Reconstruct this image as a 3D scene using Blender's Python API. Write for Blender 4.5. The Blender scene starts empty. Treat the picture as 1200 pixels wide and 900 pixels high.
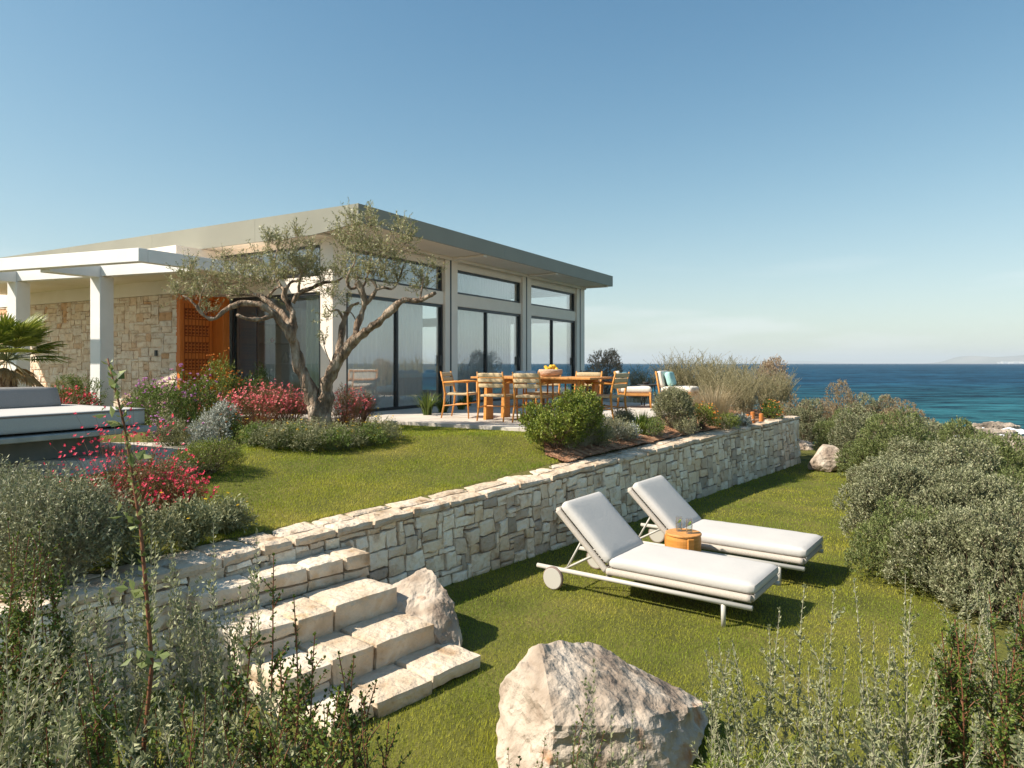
import bpy, math, random
import numpy as np
from mathutils import Vector
from math import radians as R, sin, cos, pi

# ------------------------------------------------------------------ camera, world, sun, exposure
SC = bpy.context.scene
H = 2.2            # eye height above the lower lawn
F = 820.0          # focal length in pixels of the 1200 px wide photograph
cam_d = bpy.data.cameras.new('camera'); cam = bpy.data.objects.new('camera', cam_d)
SC.collection.objects.link(cam); SC.camera = cam
cam.location = (0, 0, H); cam.rotation_euler = (R(90), 0, 0)
cam_d.sensor_width = 36; cam_d.lens = F/1200*36; cam_d.shift_y = -0.02
cam_d.clip_start = 0.05; cam_d.clip_end = 60000

SUN_EL = R(43); SX, SY = -0.97, -0.24         # sun stands to the left, a little behind the camera
world = bpy.data.worlds.new('World'); SC.world = world; world.use_nodes = True
nt = world.node_tree; nt.nodes.clear()
wo = nt.nodes.new('ShaderNodeOutputWorld'); bg = nt.nodes.new('ShaderNodeBackground')
sky = nt.nodes.new('ShaderNodeTexSky'); sky.sky_type = 'NISHITA'; sky.sun_disc = False
sky.sun_elevation = SUN_EL; sky.sun_rotation = math.atan2(SX, SY)
sky.air_density = 1.0; sky.dust_density = 0.6; sky.ozone_density = 2.2; sky.altitude = 0
bg.inputs['Strength'].default_value = 0.15
# faint thin clouds low over the sea, part of the sky
tc = nt.nodes.new('ShaderNodeTexCoord'); mp = nt.nodes.new('ShaderNodeMapping')
mp.inputs['Scale'].default_value = (1.0, 1.0, 7.0); mp.inputs['Location'].default_value = (0.30, 0.1, 0.2)
cn = nt.nodes.new('ShaderNodeTexNoise'); cn.inputs['Scale'].default_value = 3.2; cn.inputs['Detail'].default_value = 7
cr = nt.nodes.new('ShaderNodeValToRGB'); cr.color_ramp.elements[0].position = 0.49; cr.color_ramp.elements[1].position = 0.72
sp = nt.nodes.new('ShaderNodeSeparateXYZ')
band = nt.nodes.new('ShaderNodeValToRGB')
be = band.color_ramp.elements; be[0].position = 0.0; be[0].color = (.35,.35,.35,1); be[1].position = 0.16; be[1].color = (0,0,0,1)
e_ = be.new(0.05); e_.color = (.8,.8,.8,1)
mu = nt.nodes.new('ShaderNodeMath'); mu.operation = 'MULTIPLY'
mx = nt.nodes.new('ShaderNodeMixRGB'); mx.inputs['Color2'].default_value = (3.3, 3.45, 3.45, 1)
L = nt.links.new
L(tc.outputs['Generated'], mp.inputs['Vector']); L(mp.outputs['Vector'], cn.inputs['Vector']); L(cn.outputs['Fac'], cr.inputs['Fac'])
L(tc.outputs['Generated'], sp.inputs[0]); L(sp.outputs['Z'], band.inputs['Fac'])
L(cr.outputs['Color'], mu.inputs[0]); L(band.outputs['Color'], mu.inputs[1]); L(mu.outputs[0], mx.inputs['Fac'])
tn = nt.nodes.new('ShaderNodeVectorMath'); tn.operation = 'MULTIPLY'; tn.inputs[1].default_value = (.385,.505,.55); pwv = nt.nodes.new('ShaderNodeVectorMath'); pwv.operation = 'POWER'; pwv.inputs[1].default_value = (1.66,1.34,1.13); L(sky.outputs['Color'], pwv.inputs[0]); L(pwv.outputs[0], tn.inputs[0])   # milder, slightly teal summer sky
kk = nt.nodes.new('ShaderNodeVectorMath'); kk.operation = 'MULTIPLY_ADD'; kk.inputs[1].default_value = (.255,.185,.155); kk.inputs[2].default_value = (1,1,1); L(tn.outputs[0], kk.inputs[0])
dv = nt.nodes.new('ShaderNodeVectorMath'); dv.operation = 'DIVIDE'; L(tn.outputs[0], dv.inputs[0]); L(kk.outputs[0], dv.inputs[1])
L(dv.outputs[0], mx.inputs['Color1']); L(mx.outputs['Color'], bg.inputs['Color']); L(bg.outputs[0], wo.inputs['Surface'])

sun_d = bpy.data.lights.new('sun', 'SUN'); sun = bpy.data.objects.new('sun', sun_d); SC.collection.objects.link(sun)
sun_d.energy = 4.0; sun_d.angle = R(0.55); sun_d.color = (1.0, 0.92, 0.81)
sd = Vector((SX, SY, 0)).normalized()*cos(SUN_EL) + Vector((0, 0, sin(SUN_EL)))
sun.rotation_euler = sd.to_track_quat('Z', 'Y').to_euler(); sun.location = (-20, -5, 30)

vs = SC.view_settings; vs.view_transform = 'Standard'; vs.look = 'None'; vs.gamma = 1; vs.use_curve_mapping = False
vs.exposure = 1.06
SC.render.engine = 'CYCLES'
SC.cycles.use_denoising = True
SC.cycles.max_bounces = 8; SC.cycles.transparent_max_bounces = 12; SC.cycles.diffuse_bounces = 4

# ------------------------------------------------------------------ helpers
rng = np.random.default_rng(7); random.seed(7)
T = 1.23           # terrace level
COL = SC.collection

def vnoise(P, scale=1.0, seed=0):
    P = np.asarray(P, float)*scale + seed*17.31
    i = np.floor(P).astype(np.int64); f = P - i; f = f*f*(3-2*f)
    def h(a, b, c):
        n = (a*374761393 + b*668265263 + c*2147483647 + seed*1274126177) & 0xffffffff
        n = ((n ^ (n >> 13))*1274126177) & 0xffffffff
        return ((n ^ (n >> 16)) & 0xffff)/32767.5 - 1
    x, y, z = i[:, 0], i[:, 1], i[:, 2]; r = 0
    for dx in (0, 1):
        wx = f[:, 0] if dx else 1-f[:, 0]
        for dy in (0, 1):
            wy = f[:, 1] if dy else 1-f[:, 1]
            for dz in (0, 1):
                wz = f[:, 2] if dz else 1-f[:, 2]
                r = r + wx*wy*wz*h(x+dx, y+dy, z+dz)
    return r
def fbm(P, scale, octv=4, seed=0):
    s, a, t = 0, 1, 0
    for k in range(octv):
        s = s + a*vnoise(P, scale*2**k, seed+k); t += a; a *= .5
    return s/t

class MB:
    """collects geometry and links it as ONE mesh object"""
    def __init__(s): s.V = []; s.T = []; s.Q = []; s.tm = []; s.qm = []; s.n = 0
    def add(s, V, Fc, mi=0):
        V = np.asarray(V, float).reshape(-1, 3); Fc = np.asarray(Fc, int) + s.n
        s.V.append(V); s.n += len(V)
        if Fc.shape[1] == 3: s.T.append(Fc); s.tm.append(np.full(len(Fc), mi))
        else: s.Q.append(Fc); s.qm.append(np.full(len(Fc), mi))
        return s
    def box(s, lo, hi, mi=0, taper=None):
        x0, y0, z0 = lo; x1, y1, z1 = hi
        V = [(x0,y0,z0),(x1,y0,z0),(x1,y1,z0),(x0,y1,z0),(x0,y0,z1),(x1,y0,z1),(x1,y1,z1),(x0,y1,z1)]
        return s.add(V, [(3,2,1,0),(4,5,6,7),(0,1,5,4),(1,2,6,5),(2,3,7,6),(3,0,4,7)], mi)
    def bevbox(s, lo, hi, b=0.008, mi=0, M=None):
        """box with chamfered edges"""
        lo = np.array(lo, float); hi = np.array(hi, float); c = (lo+hi)/2; h = (hi-lo)/2; b = min(b, h.min()*.9)
        V = []; idx = {}
        for ax in range(3):
            for sg in (-1, 1):
                for a in (-1, 1):
                    for d in (-1, 1):
                        o = [k for k in range(3) if k != ax]; p = np.zeros(3)
                        p[ax] = sg*h[ax]; p[o[0]] = a*(h[o[0]]-b); p[o[1]] = d*(h[o[1]]-b)
                        sx = [0,0,0]; sx[ax] = sg; sx[o[0]] = a; sx[o[1]] = d
                        idx[(ax, tuple(sx))] = len(V); V.append(c+p)
        Q = []; Tt = []
        for ax in range(3):
            o = [k for k in range(3) if k != ax]
            for sg in (-1, 1):
                q = []
                for a, d in ((-1,-1),(1,-1),(1,1),(-1,1)):
                    k = [0,0,0]; k[ax] = sg; k[o[0]] = a; k[o[1]] = d; q.append(idx[(ax, tuple(k))])
                flip = (sg < 0) != (ax == 1)
                Q.append(q[::-1] if flip else q)
        for ax in range(3):          # edges along axis ax
            o = [k for k in range(3) if k != ax]
            for a in (-1, 1):
                for d in (-1, 1):
                    def key(f, e):
                        k = [0,0,0]; k[ax] = e; k[o[0]] = a; k[o[1]] = d; return idx[(f, tuple(k))]
                    q = [key(o[0],-1), key(o[0],1), key(o[1],1), key(o[1],-1)]
                    n = np.cross(V[q[1]]-V[q[0]], V[q[2]]-V[q[0]]); m = np.zeros(3); m[o[0]] = a; m[o[1]] = d
                    Q.append(q if n.dot(m) > 0 else q[::-1])
        for a in (-1,1):
            for b_ in (-1,1):
                for d in (-1,1):
                    q = [idx[(k,(a,b_,d))] for k in range(3)]
                    n = np.cross(V[q[1]]-V[q[0]], V[q[2]]-V[q[0]])
                    Tt.append(q if n.dot(np.array([a,b_,d])) > 0 else q[::-1])
        V = np.array(V)
        if M is not None: V = V @ np.array(M)[:3,:3].T + np.array(M)[:3,3]
        n0 = s.n; s.V.append(V); s.n += len(V)
        s.Q.append(np.array(Q)+n0); s.qm.append(np.full(len(Q), mi)); s.T.append(np.array(Tt)+n0); s.tm.append(np.full(len(Tt), mi))
        return s
    def tube(s, pts, rad, n=8, mi=0, cap=True, noise=0, seed=0):
        pts = np.asarray(pts, float); k = len(pts)
        rad = np.full(k, rad) if np.isscalar(rad) else np.asarray(rad, float)
        tg = np.gradient(pts, axis=0); tg /= np.linalg.norm(tg, axis=1)[:, None]+1e-9
        up = np.array([0,0,1.]) if abs(tg[0][2]) < .9 else np.array([1.,0,0])
        u = np.cross(tg[0], up); u /= np.linalg.norm(u); V = []
        for i in range(k):
            u = u - tg[i]*u.dot(tg[i]); u /= np.linalg.norm(u)+1e-9; w = np.cross(tg[i], u)
            a = np.arange(n)*2*pi/n
            V.append(pts[i] + rad[i]*(np.cos(a)[:, None]*u + np.sin(a)[:, None]*w))
        V = np.concatenate(V); Q = []
        if noise:
            c = np.repeat(pts, n, axis=0); d = V-c
            V = c + d*(1+noise*fbm(V*np.array([1,1,.45]), 14, 3, seed))[:, None]
        for i in range(k-1):
            for j in range(n):
                j2 = (j+1) % n; Q.append((i*n+j, i*n+j2, (i+1)*n+j2, (i+1)*n+j))
        n0 = s.n; s.add(V, Q, mi)
        if cap:
            for i0, rev in ((0, True), (k-1, False)):
                c = pts[i0]; ring = [i0*n+j for j in range(n)]
                s.V.append(c[None]); ci = s.n; s.n += 1
                tri = [(ring[j]+n0, ring[(j+1) % n]+n0, ci) if not rev else (ring[(j+1) % n]+n0, ring[j]+n0, ci) for j in range(n)]
                s.T.append(np.array(tri)); s.tm.append(np.full(n, mi))
        return s
    def cyl(s, c, r, z0, z1, n=24, mi=0, bev=0.004):
        return s.lathe([(0,z0),(r-bev,z0),(r,z0+bev),(r,z1-bev),(r-bev,z1),(0,z1)], c, n, mi)
    def lathe(s, prof, c=(0,0), n=24, mi=0):
        V = []; Q = []
        for r, z in prof:
            for j in range(n):
                a = 2*pi*j/n; V.append((c[0]+r*cos(a), c[1]+r*sin(a), z))
        for i in range(len(prof)-1):
            for j in range(n):
                j2 = (j+1) % n; Q.append((i*n+j, i*n+j2, (i+1)*n+j2, (i+1)*n+j))
        return s.add(V, Q, mi)
    def leaves(s, P, D, S, Ln, W, fold=0.15, mi=0):
        n = len(P); D = D/(np.linalg.norm(D, axis=1)[:, None]+1e-9)
        S = S - D*(S*D).sum(1)[:, None]; S /= np.linalg.norm(S, axis=1)[:, None]+1e-9
        N = np.cross(D, S); Ln = np.broadcast_to(Ln, n)[:, None]; W = np.broadcast_to(W, n)[:, None]
        V = np.stack([P, P+D*Ln*.5+S*W*.5+N*W*fold, P+D*Ln, P+D*Ln*.5-S*W*.5+N*W*fold], 1).reshape(-1, 3)
        b = np.arange(n)[:, None]*4
        s.add(V, np.concatenate([b+np.array([[0,1,2]]), b+np.array([[0,2,3]])]), mi); return s
    def sticks(s, A, B, r, mi=0):
        n = len(A); d = B-A; d /= np.linalg.norm(d, axis=1)[:, None]+1e-9
        u = np.cross(d, np.array([.3,.5,.8])); u /= np.linalg.norm(u, axis=1)[:, None]+1e-9; w = np.cross(d, u)
        V = []; r = np.broadcast_to(r, n)[:, None]
        for k in range(3):
            o = (cos(k*2.094)*u + sin(k*2.094)*w)*r; V += [A+o, B+o*.6]
        V = np.stack(V, 1).reshape(-1, 3); b = np.arange(n)[:, None]*6
        s.add(V, np.concatenate([b+np.array([[0,2,3,1]]), b+np.array([[2,4,5,3]]), b+np.array([[4,0,1,5]])]), mi); return s
    def build(s, name, mats, parent=None, smooth=False, loc=None):
        V = np.concatenate(s.V) if s.V else np.zeros((0,3))
        Tt = np.concatenate(s.T) if s.T else np.zeros((0,3), int); Q = np.concatenate(s.Q) if s.Q else np.zeros((0,4), int)
        me = bpy.data.meshes.new(name); me.vertices.add(len(V)); me.vertices.foreach_set('co', V.astype(np.float32).ravel())
        lo = np.concatenate([Tt.ravel(), Q.ravel()]); me.loops.add(len(lo)); me.loops.foreach_set('vertex_index', lo.astype(np.int32))
        me.polygons.add(len(Tt)+len(Q))
        st = np.concatenate([np.arange(len(Tt))*3, len(Tt)*3+np.arange(len(Q))*4]); me.polygons.foreach_set('loop_start', st.astype(np.int32))
        mi = np.concatenate(([] if not s.tm else [np.concatenate(s.tm)]) + ([] if not s.qm else [np.concatenate(s.qm)]))
        if not isinstance(mats, (list, tuple)): mats = [mats]
        for m in mats: me.materials.append(m)
        me.polygons.foreach_set('material_index', mi.astype(np.int32))
        me.polygons.foreach_set('use_smooth', np.full(len(mi), smooth))
        me.update(calc_edges=True)
        o = bpy.data.objects.new(name, me); COL.objects.link(o)
        if parent is not None: o.parent = parent
        if loc is not None: o.location = loc
        return o

def tag(o, label=None, cat=None, group=None, kind=None):
    if label: o['label'] = label
    if cat: o['category'] = cat
    if group: o['group'] = group
    if kind: o['kind'] = kind
    return o
def empty(name, loc, rz=0, label=None, cat=None, group=None):
    o = bpy.data.objects.new(name, None); COL.objects.link(o); o.location = loc; o.rotation_euler = (0, 0, rz)
    o.empty_display_size = .1
    return tag(o, label, cat, group)
def kids(o): return [c for c in bpy.data.objects if c.parent == o]
def copy_tree(o, loc=None, rz=None, sc=None, label=None, parent=None):
    c = o.copy(); COL.objects.link(c)
    if parent is not None: c.parent = parent
    for ch in kids(o): copy_tree(ch, parent=c)
    if loc is not None: c.location = loc
    if rz is not None: c.rotation_euler = (0, 0, rz)
    if sc is not None: c.scale = sc if hasattr(sc, '__len__') else (sc, sc, sc)
    if label: c['label'] = label
    return c
def px(u, v, Y): return np.array([(u-600)/F*Y, Y, H-(v-426)/F*Y])   # a sight line of the photo taken to its real distance

# ------------------------------------------------------------------ materials (procedural)
def mat(name, col, rough=.6, col2=None, nscale=5, bump=0, bscale=40, spec=.3, metal=0, island=None, transl=0, detail=5, stretch=(1,1,1), ramp=None, aniso=None):
    m = bpy.data.materials.new(name); m.use_nodes = True; t = m.node_tree; N = t.nodes; b = N['Principled BSDF']; L = t.links.new
    b.inputs['Roughness'].default_value = rough; b.inputs['Metallic'].default_value = metal; b.inputs['Specular IOR Level'].default_value = spec
    tc = N.new('ShaderNodeTexCoord'); mp = N.new('ShaderNodeMapping'); mp.inputs['Scale'].default_value = stretch; L(tc.outputs['Object'], mp.inputs['Vector'])
    def c4(c): return (c[0], c[1], c[2], 1)
    out = None
    if col2 is not None or ramp:
        no = N.new('ShaderNodeTexNoise'); no.inputs['Scale'].default_value = nscale; no.inputs['Detail'].default_value = detail; L(mp.outputs['Vector'], no.inputs['Vector'])
        rp = N.new('ShaderNodeValToRGB'); e = rp.color_ramp.elements
        if ramp:
            e[0].position = ramp[0][0]; e[0].color = c4(ramp[0][1]); e[1].position = ramp[-1][0]; e[1].color = c4(ramp[-1][1])
            for p, c in ramp[1:-1]: q = e.new(p); q.color = c4(c)
        else: e[0].position = .35; e[0].color = c4(col); e[1].position = .65; e[1].color = c4(col2)
        L(no.outputs['Fac'], rp.inputs['Fac']); out = rp.outputs['Color']
    if island:
        ge = N.new('ShaderNodeNewGeometry'); r2 = N.new('ShaderNodeValToRGB'); r2.color_ramp.interpolation = 'LINEAR'; e = r2.color_ramp.elements
        e[0].position = island[0][0]; e[0].color = c4(island[0][1]); e[1].position = island[-1][0]; e[1].color = c4(island[-1][1])
        for p, c in island[1:-1]: q = e.new(p); q.color = c4(c)
        L(ge.outputs['Random Per Island'], r2.inputs['Fac'])
        if out is None: out = r2.outputs['Color']
        else:
            mm = N.new('ShaderNodeMixRGB'); mm.blend_type = 'MULTIPLY'; mm.inputs['Fac'].default_value = 1
            L(out, mm.inputs['Color1']); L(r2.outputs['Color'], mm.inputs['Color2']); out = mm.outputs['Color']
    if out is None: b.inputs['Base Color'].default_value = c4(col)
    else: L(out, b.inputs['Base Color'])
    if bump:
        n2 = N.new('ShaderNodeTexNoise'); n2.inputs['Scale'].default_value = bscale; n2.inputs['Detail'].default_value = 8; L(mp.outputs['Vector'], n2.inputs['Vector'])
        bp = N.new('ShaderNodeBump'); bp.inputs['Strength'].default_value = min(1, bump*8); bp.inputs['Distance'].default_value = bump*.1
        L(n2.outputs['Fac'], bp.inputs['Height']); L(bp.outputs['Normal'], b.inputs['Normal'])
    if transl:
        tr = N.new('ShaderNodeBsdfTranslucent'); ms = N.new('ShaderNodeMixShader'); ms.inputs['Fac'].default_value = transl
        if out is not None: L(out, tr.inputs['Color'])
        else: tr.inputs['Color'].default_value = c4(col)
        L(b.outputs[0], ms.inputs[1]); L(tr.outputs[0], ms.inputs[2]); L(ms.outputs[0], N['Material Output'].inputs['Surface'])
    return m
def leafmat(name, a, b, c, transl=.25, rough=.5):
    return mat(name, a, rough, island=[(0, a), (.5, b), (1, c)], transl=transl, spec=.35)
def glassmat(name, tint=(.86,.9,.9), refl=1.0, ior=1.5):
    m = bpy.data.materials.new(name); m.use_nodes = True; t = m.node_tree; N = t.nodes; N.clear(); L = t.links.new
    o = N.new('ShaderNodeOutputMaterial'); tr = N.new('ShaderNodeBsdfTransparent'); gl = N.new('ShaderNodeBsdfGlossy'); mx = N.new('ShaderNodeMixShader'); fr = N.new('ShaderNodeLayerWeight')
    tr.inputs['Color'].default_value = (*tint, 1); gl.inputs['Roughness'].default_value = .01; fr.inputs['Blend'].default_value = .5; pw = N.new('ShaderNodeMath'); pw.operation = 'POWER'; pw.inputs[1].default_value = 3.2; ma = N.new('ShaderNodeMath'); ma.operation = 'MULTIPLY_ADD'; ma.inputs[1].default_value = .9; ma.inputs[2].default_value = .045
    mu = N.new('ShaderNodeMath'); mu.operation = 'MULTIPLY'; mu.inputs[1].default_value = refl
    L(fr.outputs['Facing'], pw.inputs[0]); L(pw.outputs[0], ma.inputs[0]); L(ma.outputs[0], mu.inputs[0]); L(mu.outputs[0], mx.inputs['Fac']); L(tr.outputs[0], mx.inputs[1]); L(gl.outputs[0], mx.inputs[2]); L(mx.outputs[0], o.inputs['Surface'])
    return m
MT = {}
MT['white_paint'] = mat('white_paint', (.74,.71,.66), .55, col2=(.80,.77,.72), nscale=2, bump=.02, bscale=60)
MT['pergola_white'] = mat('pergola_white', (.78,.755,.71), .6, col2=(.84,.815,.77), nscale=3, bump=.03, bscale=50)
MT['facade'] = mat('facade', (.84,.73,.61), .7, col2=(.88,.77,.65), nscale=3, bump=.02, bscale=70)
MT['soffit'] = mat('soffit', (.84,.74,.62), .7, col2=(.88,.79,.68), nscale=2)
MT['fascia'] = mat('fascia', (.25,.24,.19), .5, col2=(.275,.265,.21), nscale=1.2, spec=.3)
MT['black_frame'] = mat('black_frame', (.022,.024,.026), .35, spec=.5)
MT['teak'] = mat('teak', (.56,.22,.04), .5, col2=(.66,.29,.07), nscale=9, stretch=(1,1,8), bump=.02, bscale=30)
MT['teak_h'] = mat('teak_h', (.52,.22,.06), .5, col2=(.64,.30,.09), nscale=9, stretch=(6,1,1), bump=.02, bscale=30)
MT['door_wood'] = mat('door_wood', (.58,.15,.02), .45, col2=(.68,.20,.035), nscale=7, stretch=(6,6,.6), bump=.02)
MT['door_groove'] = mat('door_groove', (.27,.062,.010), .7)
MT['weave'] = mat('weave', (.52,.38,.21), .8, col2=(.62,.47,.28), nscale=60, bump=.08, bscale=160)
MT['cord'] = mat('cord', (.40,.35,.29), .8, col2=(.52,.46,.39), nscale=90, bump=.06, bscale=150, stretch=(4,1,1))
MT['metal_taupe'] = mat('metal_taupe', (.50,.47,.41), .45, spec=.4)
MT['tyre'] = mat('tyre', (.255,.185,.155), .7)
MT['cushion'] = mat('cushion', (.50,.475,.44), .9, col2=(.53,.50,.46), nscale=4, bump=.05, bscale=30)
MT['piping'] = mat('piping', (.40,.375,.34), .9)
MT['cushion_cream'] = mat('cushion_cream', (.72,.64,.53), .9, col2=(.78,.70,.60), nscale=20, bump=.04, bscale=120)
MT['daybed_side'] = mat('daybed_side', (.42,.42,.42), .9, col2=(.46,.46,.45), nscale=60, bump=.03, bscale=200)
MT['bolster'] = mat('bolster', (.25,.235,.22), .95, col2=(.30,.28,.26), nscale=120, bump=.05, bscale=250)
MT['blue_pillow'] = mat('blue_pillow', (.055,.13,.17), .95, col2=(.08,.17,.21), nscale=30, bump=.04, bscale=90)
MT['aqua_pillow'] = mat('aqua_pillow', (.33,.56,.52), .95, col2=(.40,.63,.58), nscale=30, bump=.04, bscale=90)
MT['grey_pillow'] = mat('grey_pillow', (.38,.42,.45), .95, col2=(.60,.62,.62), nscale=8, stretch=(12,1,1))
MT['concrete'] = mat('concrete', (.30,.31,.29), .8, col2=(.38,.38,.36), nscale=6, bump=.04, bscale=60)
MT['terrace'] = mat('terrace', (.50,.44,.37), .8, col2=(.58,.52,.44), nscale=1.6, bump=.04, bscale=50)
MT['curtain'] = mat('curtain', (.93,.93,.91), .9, transl=.3)
MT['curtain_green'] = mat('curtain_green', (.42,.48,.38), .9, transl=.45)
MT['room'] = mat('room', (.78,.75,.70), .8, col2=(.82,.79,.74), nscale=2)
MT['room_floor'] = mat('room_floor', (.50,.45,.39), .6, col2=(.56,.51,.44), nscale=2)
MT['glass'] = glassmat('glass', (.97,.985,.98), 2.6, 1.55)
MT['side_glass'] = glassmat('side_glass', (.96,.98,.97), 1.0, 1.5)
MT['clear_glass'] = glassmat('clear_glass', (.95,.97,.97), 1.0, 1.4)
MT['stone_wall'] = mat('stone_wall', (.5,.45,.38), .85, nscale=7, bump=.25, bscale=22, detail=9,
    ramp=[(.30,(.62,.48,.35)),(.40,(.94,.83,.69)),(.6,(1,.94,.83)),(.75,(.90,.74,.56))],
    island=[(0,(.50,.44,.40)),(.12,(.74,.64,.54)),(.4,(.95,.88,.79)),(.65,(1,.95,.87)),(.82,(.86,.72,.56)),(.96,(.72,.63,.54)),(1,(.42,.39,.37))])
MT['coping'] = mat('coping', (.6,.5,.4), .85, nscale=6, bump=.2, bscale=25, detail=9,
    ramp=[(.3,(.40,.28,.18)),(.45,(.62,.51,.39)),(.7,(.74,.65,.54))], island=[(0,(.80,.74,.66)),(1,(1,.97,.93))])
MT['stair_stone'] = mat('stair_stone', (.6,.5,.4), .85, nscale=4, bump=.22, bscale=20, detail=9,
    ramp=[(.28,(.38,.25,.14)),(.40,(.62,.50,.37)),(.60,(.74,.65,.53)),(.75,(.60,.44,.27))], island=[(0,(.82,.77,.70)),(1,(1,.98,.95))])
MT['house_stone'] = mat('house_stone', (.5,.45,.38), .85, nscale=8, bump=.2, bscale=25, detail=9,
    ramp=[(.30,(.62,.48,.36)),(.45,(.92,.80,.68)),(.75,(1,.93,.84))],
    island=[(0,(.72,.48,.30)),(.10,(.84,.72,.60)),(.5,(.95,.90,.83)),(.8,(.84,.80,.76)),(1,(.78,.68,.58))])
MT['mortar'] = mat('mortar', (.26,.20,.15), .95, col2=(.34,.27,.21), nscale=12)
MT['rock'] = mat('rock', (.5,.4,.3), .85, nscale=3.4, bump=.45, bscale=11, detail=14,
    ramp=[(.28,(.15,.11,.085)),(.40,(.29,.22,.16)),(.50,(.42,.34,.26)),(.62,(.52,.44,.35)),(.72,(.38,.18,.075))])
MT['rock_dark'] = mat('rock_dark', (.2,.17,.14), .6, nscale=1.5, bump=.3, bscale=9, detail=9, ramp=[(.3,(.10,.08,.06)),(.5,(.24,.19,.14)),(.7,(.46,.38,.30))])
MT['bark'] = mat('bark', (.3,.24,.18), .9, nscale=12, bump=1.0, bscale=30, detail=10, stretch=(1,1,.28), ramp=[(.32,(.09,.06,.04)),(.48,(.30,.21,.14)),(.68,(.54,.43,.32))])
MT['soil'] = mat('soil', (.26,.12,.06), .95, nscale=9, bump=.4, bscale=30, detail=9, ramp=[(.3,(.15,.065,.03)),(.5,(.34,.17,.09)),(.7,(.50,.30,.18))])
# ------------------------------------------------------------------ terrain
WP = np.array([(-4.6,1.4),(-3.65,2.9),(-2.85,4.1),(-1.96,5.37),(-.7,6.94),(.93,8.84),(3.05,11.5),(6.37,15.5)])   # foot of the retaining wall
WZ = np.array([.74,.76,.77,.785,.81,.895,.965,1.04])                                                            # top of its coping
_seg = np.linalg.norm(np.diff(WP, axis=0), axis=1); WS = np.concatenate([[0], np.cumsum(_seg)]); WL = WS[-1]
def wall_at(s):
    s = np.asarray(s, float); x = np.interp(s, WS, WP[:,0]); y = np.interp(s, WS, WP[:,1]); z = np.interp(s, WS, WZ)
    e = .25; dx = np.interp(s+e, WS, WP[:,0])-np.interp(s-e, WS, WP[:,0]); dy = np.interp(s+e, WS, WP[:,1])-np.interp(s-e, WS, WP[:,1])
    l = np.hypot(dx, dy); return x, y, z, dy/l, -dx/l        # outward normal (to the right, towards the lower lawn)
_ss = np.linspace(0, WL, 160); _wx, _wy, _wz, _wnx, _wny = wall_at(_ss)
def wall_dist(X, Y):
    """distance behind the wall face (positive = on the upper side) and the coping height there"""
    X = np.atleast_1d(X).astype(float); Y = np.atleast_1d(Y).astype(float)
    d2 = (X[:,None]-_wx)**2 + (Y[:,None]-_wy)**2; i = d2.argmin(1)
    sd = -((X-_wx[i])*_wnx[i] + (Y-_wy[i])*_wny[i]); return np.sqrt(d2.min(1))*np.sign(sd), _wz[i]
def g_up(X, Y):
    d, z = wall_dist(X, Y); al = (np.atleast_1d(X)-.1)*.65+(np.atleast_1d(Y)-9.2)*.76; t = np.clip(d/np.interp(al, [-1.5,.8], [4.2,1.25]), 0, 1); t = t*t*(3-2*t)*.35 + t*.65
    r = (z-.035) + (T-.06-(z-.035))*t
    far = np.clip((np.atleast_1d(Y)-20)/14, 0, 1); a = np.clip((-3.3-np.atleast_1d(X))/.9, 0, 1); b = np.clip((11.0-np.atleast_1d(Y))/1.6, 0, 1)*np.clip((d-.8)/1.2, 0, 1)
    return r - far*far*1.5 - .24*a*a*(3-2*a)*b*b*(3-2*b)        # the ground falls away round the sunken patio
def g_low(X, Y):
    X = np.atleast_1d(X).astype(float); Y = np.atleast_1d(Y).astype(float)
    d = (X-4)*.45+(Y-14)*.55; t = np.clip((d-3.5)/10.5, 0, 1); t = t*t*(3-2*t)
    P = np.stack([X, Y, X*0], 1); return -t*2.4 + .10*fbm(P, .5, 3, 5)*np.clip((d-1)/3, 0, 1)
def gu(x, y): return float(g_up(x, y)[0])
def gl(x, y): return float(g_low(x, y)[0])
def grid(x0, x1, y0, y1, nx, ny, fz, keep=None, power=1):
    xs = np.linspace(x0, x1, nx); ys = np.linspace(y0, y1, ny); Xg, Yg = np.meshgrid(xs, ys); X = Xg.ravel(); Y = Yg.ravel()
    V = np.stack([X, Y, fz(X, Y)], 1); i = np.arange(nx*ny).reshape(ny, nx)
    Q = np.stack([i[:-1,:-1], i[:-1,1:], i[1:,1:], i[1:,:-1]], -1).reshape(-1, 4)
    if keep is not None: k = keep(V); Q = Q[k[Q].all(1)]
    return V, Q
MT['lower_ground'] = mat('lower_ground', (.1,.1,.03), .95, nscale=1.3, bump=.3, bscale=20, detail=9, ramp=[(.3,(.070,.072,.012)),(.5,(.105,.105,.018)),(.7,(.14,.12,.03))])
MT['upper_ground'] = mat('upper_ground', (.1,.1,.03), .95, nscale=1.5, bump=.3, bscale=20, detail=9, ramp=[(.3,(.075,.075,.015)),(.5,(.11,.105,.02)),(.7,(.15,.12,.035))])
m = MB(); m.add(*grid(-14, 70, -8, 46, 210, 135, g_low)); tag(m.build('ground', MT['lower_ground'], smooth=True), kind='structure')
m = MB(); V, Q = grid(-40, 16, -2, 44, 225, 185, lambda X, Y: g_up(X, Y)-.06*(((X-.1)*.65+(Y-9.2)*.76 > .1) & (X/np.maximum(Y, .1) > .06) & (Y < 17)), keep=lambda V: (wall_dist(V[:,0], V[:,1])[0] > .08) & ~((V[:,0] > 6.3+.08*(V[:,1]-15.6)) & (V[:,1] > 15) & (V[:,1] < 22)) & ~((V[:,0] > 3.2) & ((V[:,0]-6.37)*.63+(V[:,1]-15.5)*.78 > -.05)))
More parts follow.
